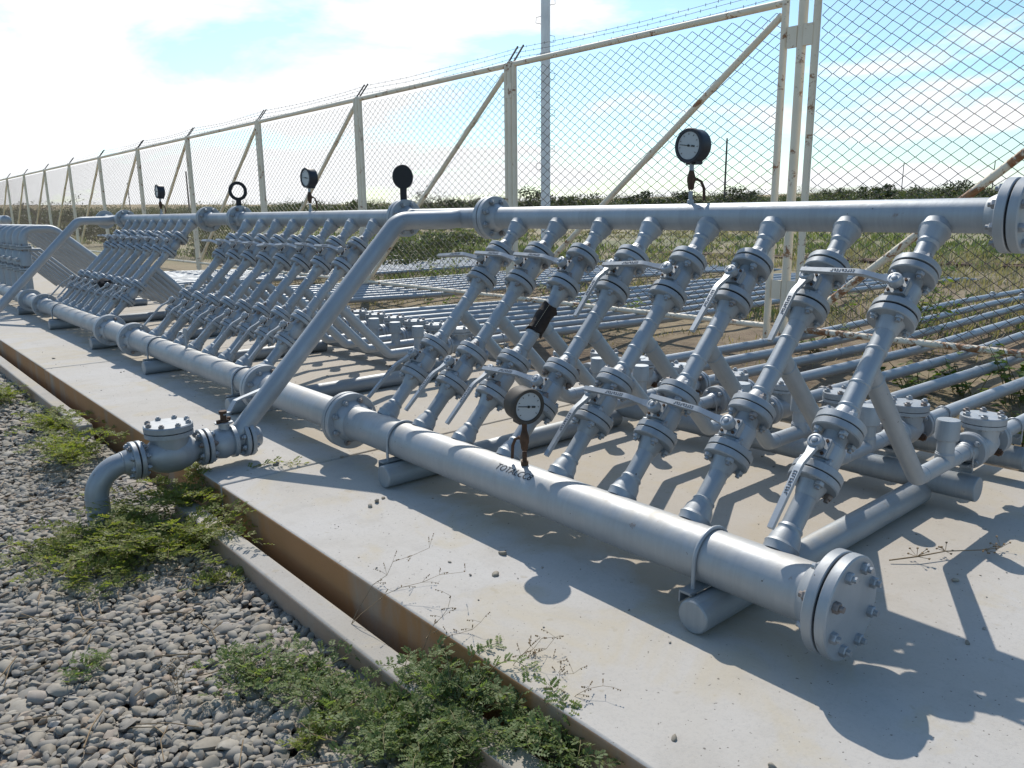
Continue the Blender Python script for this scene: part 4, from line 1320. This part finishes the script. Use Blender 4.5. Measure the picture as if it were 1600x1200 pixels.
def weed(loc, radius, nst, label, mname='weed_leaf', up=0.25, leaf=0.011, pairs=7, rach=0.05, height=None, seed=0, elong=(1, 1)):
    """creeping herb with pinnate leaves"""
    g = np.random.default_rng(seed)
    t = thing('weed', loc, label, 'plant', 'low feathery weeds on the gravel')
    B, T, Wd, S = [], [], [], []
    sm = MB()
    for i in range(nst):
        az = g.uniform(0, 2 * np.pi)
        ln = radius * g.uniform(0.3, 1.1)
        root = np.array([g.normal() * radius * 0.16 * elong[0], g.normal() * radius * 0.16 * elong[1], 0.0])
        dirh = np.array([math.cos(az) * elong[0], math.sin(az) * elong[1], 0])
        hz = ln * up * g.uniform(0.5, 1.5)
        npt = 8
        pts = []
        bend = g.normal() * 0.35
        for k in range(npt):
            q = k / (npt - 1)
            pts.append(root + dirh * ln * q + np.array([-dirh[1], dirh[0], 0]) * bend * ln * q * q + np.array([0, 0, 0.015 + hz * math.sin(min(1.0, q * 1.2) * math.pi * 0.62) + g.normal() * 0.004]))
        sm.tube([tuple(p) for p in pts], [0.0022 - 0.0015 * k / npt for k in range(npt)], 5)
        nl = int(ln / 0.017)
        for k in range(nl):
            q = (k + 0.6) / nl * (npt - 1)
            a = int(min(q, npt - 2)); f = q - a
            p = pts[a] * (1 - f) + pts[a + 1] * f
            tg = unit(pts[a + 1] - pts[a])
            sg = 1 if k % 2 == 0 else -1
            lat = unit(np.cross(tg, [0, 0, 1.0]))
            rd = unit(lat * sg + tg * 0.6 + np.array([0, 0, g.uniform(-0.1, 0.75)]))
            rl = rach * g.uniform(0.6, 1.2)
            pn = unit(np.cross(rd, unit(np.array([g.normal() * .4, g.normal() * .4, 1.0]))))
            nrm = np.cross(pn, rd)
            for j in range(pairs):
                c = p + rd * rl * (0.18 + 0.82 * j / (pairs - 1)) - np.array([0, 0, 0.006]) * (j / pairs) ** 2
                for s2 in (-1, 1):
                    ld = unit(pn * s2 + rd * 0.45 + nrm * g.uniform(-0.25, 0.35))
                    l2 = leaf * g.uniform(0.75, 1.2) * (1 - 0.35 * (j / pairs))
                    B.append(c); T.append(c + ld * l2); Wd.append(l2 * 0.34); S.append(unit(rd + nrm * g.normal() * 0.25))
    sm.build('stems', 'green_stem', t)
    V, F = blade_quads(np.array(B), np.array(T), np.array(Wd), np.array(S))
    np_mesh('leaves', V, F, mname, False, t)
    return t

ZV = ZG + 0.0
weeds = [
    ((-1.13, 4.35, ZV), 0.42, 34, 'feathery weed in the kerb gap behind the outlet elbow', 'weed_leaf', 0.35, (0.8, 1.3)),
    ((-1.06, 5.3, ZV), 0.35, 22, 'yellow green weed beside the broken end of the far kerb', 'weed_leaf', 0.3, (0.7, 1.4)),
    ((-1.30, 2.62, ZV), 0.34, 34, 'thick feathery weed hugging the foot of the outlet elbow', 'weed_leaf', 0.3, (1, 1)),
    ((-1.12, 2.32, ZV), 0.40, 38, 'feathery weed sprawling over the gravel beside the kerb end', 'weed_leaf', 0.3, (1, 1)),
    ((-0.86, 2.70, ZV + .08), 0.36, 26, 'feathery weed reaching over the kerb end onto the slab', 'weed_leaf', 0.28, (1.3, .9)),
    ((-1.45, 2.30, ZV), 0.32, 24, 'flat weed on open gravel away from the kerb', 'weed_leaf', 0.16, (1, 1)),
    ((-1.05, 1.80, ZV), 0.13, 12, 'little tuft of weed against the kerb face', 'weed_leaf', 0.3, (1, 1)),
    ((-1.22, 6.7, ZV), 0.40, 26, 'distant weed patch beside the kerb toward the risers', 'weed_leaf', 0.3, (0.7, 1.5)),
    ((-1.28, 0.98, ZV), 0.20, 18, 'blue green weed spreading over gravel before the kerb', 'weed_leaf_blue', 0.35, (1, 1)),
    ((-1.12, 0.84, ZV), 0.16, 18, 'leafy weed against the kerb between two bare gravel patches', 'weed_leaf_blue', 0.3, (1, 1)),
    ((-1.01, 0.44, ZV), 0.20, 32, 'tall bushy weed leaning over the kerb', 'weed_leaf_blue', 0.5, (1, 1)),
    ((-0.90, 0.26, ZV + .05), 0.22, 34, 'bushy weed hiding the kerb edge beside wiry stalks', 'weed_leaf_blue', 0.55, (1, 1)),
    ((-0.84, 0.02, ZV + .05), 0.20, 28, 'weed hanging over the trench between kerb and slab', 'weed_leaf_blue', 0.5, (1, 1)),
    ((-1.10, 0.34, ZV), 0.22, 30, 'dense weed at the bottom edge of the gravel', 'weed_leaf_blue', 0.5, (1, 1)),
    ((-1.16, 0.60, ZV), 0.19, 24, 'weed between the kerb and the bare gravel, beside the tall bushy weed', 'weed_leaf_blue', 0.4, (1, 1)),
    ((-1.02, 0.16, ZV), 0.22, 34, 'thick weed rooted at the kerb foot in the lowest corner of the gravel', 'weed_leaf_blue', 0.6, (1, 1)),
    ((-0.80, -0.18, ZV + .08), 0.19, 24, 'weed climbing the slab side at its lowest visible corner', 'weed_leaf_blue', 0.55, (1, 1)),
    ((-1.27, 0.52, ZV), 0.12, 12, 'small yellowing weed on gravel near the bottom edge', 'weed_leaf', 0.35, (1, 1)),
    ((-1.62, 2.65, ZV), 0.22, 14, 'thin flat weed on the gravel behind the open patch', 'weed_leaf', 0.2, (1, 1)),
    ((-1.70, 1.42, ZV), 0.09, 9, 'tiny blue green seedling alone on the gravel', 'weed_leaf_blue', 0.5, (1, 1)),
]
for i, (loc, rad, nst, lab, mn, up, el) in enumerate(weeds):
    weed(loc, rad, int(nst * 1.1), lab, mn, up, leaf=0.0155 if loc[1] < 1.5 else 0.0185, pairs=6, rach=0.042 if loc[1] < 1.5 else 0.052, seed=100 + i, elong=el)

def wiry(loc, h, lean, n, label, seed):
    g = random.Random(seed)
    t = thing('grass_stalk', loc, label, 'plant', 'thin dry seed stalks by the kerb')
    m = MB(); sd_ = MB()
    for i in range(n):
        d = Vector((lean[0] + g.gauss(0, .25), lean[1] + g.gauss(0, .25), 1)).normalized()
        hh = h * g.uniform(.7, 1.05)
        pts = []
        for k in range(8):
            q = k / 7
            pts.append(d * hh * q + Vector((lean[0], lean[1], -0.55)) * hh * 0.45 * q * q * abs(g.uniform(.8, 1.2)))
        m.tube(pts, [0.0014 - 0.0009 * k / 8 for k in range(8)], 5)
        for k in range(3, 8):
            for _ in range(2):
                dv = Vector((g.gauss(0, 1), g.gauss(0, 1), g.uniform(-.3, 1))).normalized()
                e = pts[k] + dv * g.uniform(.02, .06)
                m.tube([pts[k], pts[k].lerp(e, .6) + Vector((0, 0, .004)), e], 0.0006, 4)
                for q in (0.6, 0.85, 1.0):
                    c = pts[k].lerp(e, q)
                    sd_.box(c, Vector((0.0015, 0, 0)), Vector((0, 0.0012, 0)), Vector((0, 0, 0.002)))
    m.build('stems', 'dry_stem', t); sd_.build('seeds', 'dry_stem', t)  # second part is only the loose seeds along the stalks, no leaves
wiry((-0.90, 0.93, -0.33), 0.44, (0.75, -0.35), 2, 'arching seed stalk over the slab edge', 5)
wiry((-0.86, 0.55, -0.36), 0.36, (0.35, -0.1), 2, 'upright seed stalks before the rust stained slab side', 6)
wiry((-0.84, 0.22, -0.36), 0.34, (0.5, -0.3), 4, 'tangle of dry seed stalks above the trench', 7)
wiry((-0.80, 0.0, -0.38), 0.34, (0.35, -0.25), 4, 'dry seed stalks beside the lowest corner of the kerb', 8)
wiry((-1.52, 1.0, ZV), 0.22, (0.15, 0.4), 3, 'pale straw stalks lying across the gravel', 9)
# dead straw on the gravel
m = MB()
g = random.Random(21)
for i in range(110):
    x, y = g.uniform(-1.95, -1.0), g.uniform(0.3, 4.5)
    a = g.uniform(0, math.pi); l = g.uniform(.03, .11)
    p = Vector((x, y, ZG + 0.03 + g.uniform(0, .012))); d = Vector((math.cos(a), math.sin(a), g.gauss(0, .1))) * l
    m.tube([p - d, p + Vector((g.gauss(0, .01), g.gauss(0, .01), .006)), p + d], g.uniform(.0012, .0028), 5)
tag(m.build('straw', 'dry_stem'), kind='stuff')
# dry twig on the slab
t = thing('dry_twig', (1.0, -0.42, ZS + 0.012), 'dry seeded twig lying on the slab past the end plate', 'twig')
m = MB()
pts = [(-0.12, 0.13, 0), (-0.03, 0.06, .012), (0.1, 0.0, .016), (0.25, -0.10, .01), (0.34, -0.13, .004)]
m.tube(pts, [.003, .003, .0024, .0018, .001], 6)
for p in pts[1:]:
    for _ in range(7):
        d = Vector((g.gauss(0, 1), g.gauss(0, 1), abs(g.gauss(0, .6)))).normalized() * g.uniform(.02, .05)
        m.tube([p, Vector(p) + d], .0012, 4)
        m.box(Vector(p) + d, (.004, 0, 0), (0, .003, 0), (0, 0, .0025))
m.build('twig', 'dry_stem', t)

# leafy plants between the field pipes
def leafy(loc, h, n, label, seed, mname='broad_leaf', lw=0.03, spread=0.25):
    g = np.random.default_rng(seed)
    t = thing('leafy_plant', loc, label, 'plant', 'leafy plants among the field pipes')
    sm = MB(); B, T, Wd, S = [], [], [], []
    for i in range(n):
        a = g.uniform(0, 2 * np.pi)
        d = np.array([math.cos(a) * spread, math.sin(a) * spread, 0])
        hh = h * g.uniform(.5, 1.05)
        b0 = np.array([g.normal() * spread * .25, g.normal() * spread * .25, 0])
        pts = [b0 + d * q * (0.4 + 0.6 * q) + np.array([0, 0, hh * q]) for q in np.linspace(0, 1, 6)]
        sm.tube([tuple(p) for p in pts], [.005 - .0006 * k for k in range(6)], 5)
        for k in range(int(7 + hh * 20)):
            q = g.uniform(.15, 1.0) * 5
            ia = int(min(q, 4)); p = pts[ia] + (pts[ia + 1] - pts[ia]) * (q - ia)
            la = g.uniform(0, 2 * np.pi)
            ld = unit(np.array([math.cos(la), math.sin(la), g.uniform(-.5, .5)]))
            l = lw * g.uniform(1.5, 3.2)
            B.append(p); T.append(p + ld * l); Wd.append(l * .28); S.append(unit(np.cross(ld, [g.normal() * .3, g.normal() * .3, 1])))
    sm.build('stems', 'green_stem', t)
    V, F = blade_quads(np.array(B), np.array(T), np.array(Wd), np.array(S))
    np_mesh('leaves', V, F, mname, False, t)
for i, (x, y, h, n, sp_, lab) in enumerate((
        (5.9, 1.75, 0.95, 16, .35, 'tall leafy plant growing through the fence mesh by the rusty rail'), (4.3, 0.28, 0.45, 14, .22, 'leafy plant between the first two field pipes'),
        (3.3, -0.1, 0.35, 10, .2, 'low leafy plant on the bare soil beside the first check valve'), (4.3, 0.62, 0.3, 9, .2, 'low leafy plant under the rusty fence rail'),
        (5.0, 4.95, 0.42, 16, .4, 'bright leafy patch seen between the third and fourth branches'), (5.2, 2.35, 0.3, 12, .3, 'leafy patch under the bottom rail by the hinged post'),
        (4.2, 1.0, 0.28, 10, .25, 'small leafy weed between field pipes before the rail'), (6.6, 7.2, 0.45, 14, .4, 'leafy patch behind the fence beside the outlet pipe'),
        (4.0, 7.0, 0.4, 12, .35, 'leafy weed beside the field pipes of the middle manifold'), (7.5, 3.3, 0.4, 12, .4, 'yellowing plant behind the fence between pipes'),
        (6.3, 10.5, 0.6, 16, .5, 'leafy clump behind the fence by the ring'), (5.4, 13.5, 0.7, 16, .6, 'leafy clump at the fence foot past the middle manifold'))):
    leafy((x, y, ground_z(x, y)), h, n, lab, 300 + i, spread=sp_)
t = MB()

# grass tufts over the plain: uncountable
def tufts(name, P, hts, nb, width, mname, spread, lean=0.5):
    n = len(P)
    a = rng.uniform(0, 2 * np.pi, (n, nb)); r = rng.uniform(0, 1, (n, nb)) * spread[:, None]
    base = np.repeat(P[:, None, :], nb, 1) + np.stack([np.cos(a) * r, np.sin(a) * r, np.zeros_like(a)], -1)
    a2 = rng.uniform(0, 2 * np.pi, (n, nb))
    ln = rng.uniform(.1, lean, (n, nb)); h = hts[:, None] * rng.uniform(.5, 1.1, (n, nb))
    tip = base + np.stack([np.cos(a2) * ln * h, np.sin(a2) * ln * h, h], -1)
    base = base.reshape(-1, 3); tip = tip.reshape(-1, 3)
    sd2 = np.stack([-np.sin(a2), np.cos(a2), np.zeros_like(a2)], -1).reshape(-1, 3)
    w = np.repeat(width, nb)
    V, F = blade_quads(base, tip, w, sd2)
    return tag(np_mesh(name, V, F, mname, False), kind='stuff')
def plain_points(n, dmin, dmax, p0=-250, p1=1850, xmin=5.2):
    out = []
    while len(out) < n:
        d = dmin * (dmax / dmin) ** rng.random()
        p = at(rng.uniform(p0, p1), d)
        if p.x > xmin and p.y > -30:
            out.append((p.x, p.y, ground_z(p.x, p.y)))
    return np.array(out)
P = plain_points(8500, 8, 75, xmin=6.5)
dd_ = np.linalg.norm(P[:, :2], axis=1)
pn = np.sin(P[:, 0] * .35 + 1) * np.sin(P[:, 1] * .27) + rng.normal(0, .5, len(P))
keep = pn > -0.35
P = P[keep]; dd_ = dd_[keep]
gm = (np.sin(P[:, 0] * .21 + 2) * np.sin(P[:, 1] * .16 + 1) + rng.normal(0, .35, len(P))) > -0.05
Q = P[gm]
tufts('green_grass', Q, rng.uniform(.08, .30, len(Q)), 16, 0.005 + dd_[gm] * 0.0007, 'green_grass', rng.uniform(.15, .5, len(Q)), 1.0)
P = P[~gm]; dd_ = dd_[~gm]
tufts('dry_grass', P, rng.uniform(.06, .24, len(P)), 16, 0.004 + dd_ * 0.0006, 'mixed_grass', rng.uniform(.1, .4, len(P)), .8)
P = np.stack([rng.uniform(2.75, 6.5, 700), rng.uniform(-1.5, 17, 700), np.zeros(700)], 1)
P = P[(np.sin(P[:, 0] * 2.3) * np.sin(P[:, 1] * 1.1 + 1) + rng.normal(0, .4, len(P))) > 0.05]
P[:, 2] = [ground_z(a, b) for a, b in P[:, :2]]
tufts('dry_litter', P, rng.uniform(.03, .14, len(P)), 14, np.full(len(P), .005), 'straw', rng.uniform(.1, .3, len(P)), 2.0)

def leaf_cloud(centres, radii, n_each, size, g):
    """leaf quads spread through ellipsoid clumps"""
    out_b, out_t, out_s, out_w = [], [], [], []
    for c, rad in zip(centres, radii):
        v = unit(g.normal(size=(n_each, 3))) * (g.random((n_each, 1)) ** 0.45)
        p = np.array(c) + v * np.array(rad)
        d = unit(g.normal(size=(n_each, 3)) + np.array([0, 0, .2]))
        l = size * g.uniform(.6, 1.4, (n_each, 1))
        out_b.append(p); out_t.append(p + d * l); out_s.append(unit(np.cross(d, g.normal(size=(n_each, 3))))); out_w.append(l[:, 0] * .3)
    return blade_quads(np.concatenate(out_b), np.concatenate(out_t), np.concatenate(out_w), np.concatenate(out_s))

def bush(px, dep, w, h, label, seed, mname='scrub_leaf', name='bush', leaves=70, trunk=0.25, clumps=26, leafsize=None):
    g = np.random.default_rng(seed)
    b = at(px, dep); z = ground_z(b.x, b.y)
    t = thing(name, (b.x, b.y, z), label, 'bush' if name == 'bush' else 'tree', 'scrub bushes and small trees beyond the fence')
    tr = MB(); cs, rs = [], []
    for i in range(clumps):
        a = g.uniform(0, 2 * np.pi); r = math.sqrt(g.random()) * w / 2
        top = h * (1 - 0.35 * (2 * r / w) ** 2)
        zz = g.uniform(trunk * h, top * 0.88) if trunk > 0 else g.uniform(0.05 * h, top * .88)
        c = (math.cos(a) * r, math.sin(a) * r, zz)
        k = g.uniform(.10, .20)
        cs.append(c); rs.append((w * k, w * k, h * k * .85))
        if i % 3 == 0:
            s = (math.cos(a) * r * .12, math.sin(a) * r * .12, 0)
            mid = (math.cos(a) * r * .5 + g.normal() * w * .03, math.sin(a) * r * .5 + g.normal() * w * .03, zz * .55)
            tr.tube([s, mid, c], [h * .022, h * .013, h * .005], 6)
    tr.build('trunk', 'bark', t)
    V, F = leaf_cloud(cs, rs, leaves, leafsize or (0.05 + dep * 0.0021), g)
    np_mesh('crown', V, F, mname, False, t)
def thorn(px, dep, w, h, label, seed):
    """bare grey thorn tree, mostly twigs"""
    g = random.Random(seed)
    b = at(px, dep); z = ground_z(b.x, b.y)
    t = thing('thorn_tree', (b.x, b.y, z), label, 'tree', 'scrub bushes and small trees beyond the fence')
    m = MB(); tips = []
    def grow(p, d, l, r, depth):
        e = p + d * l
        m.tube([p, p.lerp(e, .5) + Vector((g.gauss(0, .06), g.gauss(0, .06), g.gauss(0, .04))) * l, e], [r, r * .8, r * .6], 5)
        if depth == 0:
            tips.append(e); return
        for _ in range(3 if depth > 1 else 4):
            nd_ = (d + Vector((g.gauss(0, .65), g.gauss(0, .65), g.gauss(0.02, .38)))).normalized()
            grow(e, nd_, l * g.uniform(.6, .85), r * .6, depth - 1)
    for k in range(5):
        a = k / 5 * 2 * math.pi + g.random()
        grow(Vector((0, 0, 0)), Vector((math.cos(a) * w / h * .75, math.sin(a) * w / h * .75, .9)).normalized(), h * .36, h * .018, 4)
    m.build('trunk', 'bark', t)
    gg = np.random.default_rng(seed)
    V, F = leaf_cloud([tuple(p) for p in tips[::2]], [(w * .03,) * 3] * len(tips[::2]), 3, 0.12, gg)
    np_mesh('crown', V, F, 'dark_leaf', False, t)

thorn(700, 46, 6.2, 2.75, 'bare spreading thorn tree seen beside the upper flange', 3)
thorn(105, 60, 6.5, 3.1, 'dark thorn tree behind the far fence bays', 4)
for i, (px, dep, w, h, mn, lab) in enumerate((
        (735, 58, 3.5, 2.2, 'dark_leaf', 'dark bush beside the bare thorn tree'), (660, 66, 3.2, 1.9, 'dark_leaf', 'dark low bush under the round paddle'),
        (830, 70, 4.0, 3.0, 'dark_leaf', 'dark dense bush beside the white pole'), (905, 80, 4.6, 2.5, 'scrub_leaf', 'broad bush just past the white pole'),
        (1000, 85, 4.4, 2.6, 'dark_leaf', 'dark bush below the long diagonal brace'), (1060, 78, 3.6, 2.5, 'dark_leaf', 'dark bush beside the stem of the big gauge'),
        (1140, 74, 5.2, 2.9, 'dark_leaf', 'largest dark bush just past the big gauge'), (1290, 95, 4.6, 2.6, 'scrub_leaf', 'low bush beside the hinged fence posts'),
        (1345, 100, 5.0, 2.8, 'dark_leaf', 'round dark bush on the skyline past the hinged posts'), (1480, 88, 6.0, 3.2, 'dark_leaf', 'tallest dark bush by the bolted end flange'),
        (1420, 90, 5.0, 2.4, 'scrub_leaf', 'pale green bush before the tallest dark bush'), (570, 84, 5, 2.1, 'scrub_leaf', 'green bush behind the paired fence posts'),
        (490, 80, 5.5, 2.2, 'scrub_leaf', 'green bush under the small middle gauge'), (430, 72, 5.0, 2.0, 'scrub_leaf', 'green bush between ring and middle gauge'),
        (345, 50, 4.5, 1.75, 'scrub_leaf', 'green bush left of the black ring'), (275, 46, 4.0, 1.6, 'scrub_leaf', 'green bush below the rear gauge'),
        (150, 44, 3.6, 1.5, 'dark_leaf', 'dark bush behind the rear leaning pipe'), (215, 34, 3.6, 1.3, 'dark_leaf', 'dark thicket behind the rear upper header'),
        (350, 26, 2.6, 1.0, 'scrub_leaf', 'low green shrub seen under the ring spool'), (620, 19, 2.6, .75, 'scrub_leaf', 'pale green herb clump behind the paddle flange'), (690, 23, 3.2, .85, 'scrub_leaf', 'pale green herb clump under the side outlet'),
        (30, 55, 4.0, 1.8, 'scrub_leaf', 'olive bush beyond the far end of the fence'))):
    bush(px, dep, w, h, lab, 500 + i, mn, leaves=75 if dep > 40 else 60, trunk=0.12)

# the far belt of scrub, one mass
g = np.random.default_rng(77)
cs, rs = [], []
for i in range(1500):
    d = 75 + 330 * g.random() ** 1.5
    p = at(g.uniform(-260, 1860), d)
    if p.x < 9: continue
    w = g.uniform(2.2, 5.0) * (1 + d / 300); h = (0.55 + d * 0.0078) * (g.uniform(.45, 1.0) if g.random() < 0.8 else g.uniform(1.1, 1.7))
    z = ground_z(p.x, p.y)
    for k in range(5):
        cs.append((p.x + g.normal() * w * .3, p.y + g.normal() * w * .3, z + h * g.uniform(.15, .8)))
        rs.append((w * .28, w * .28, h * .26))
V, F = leaf_cloud(cs, rs, 38, 0.27, g)
tag(np_mesh('scrub', V, F, 'scrub_leaf', False), kind='stuff')
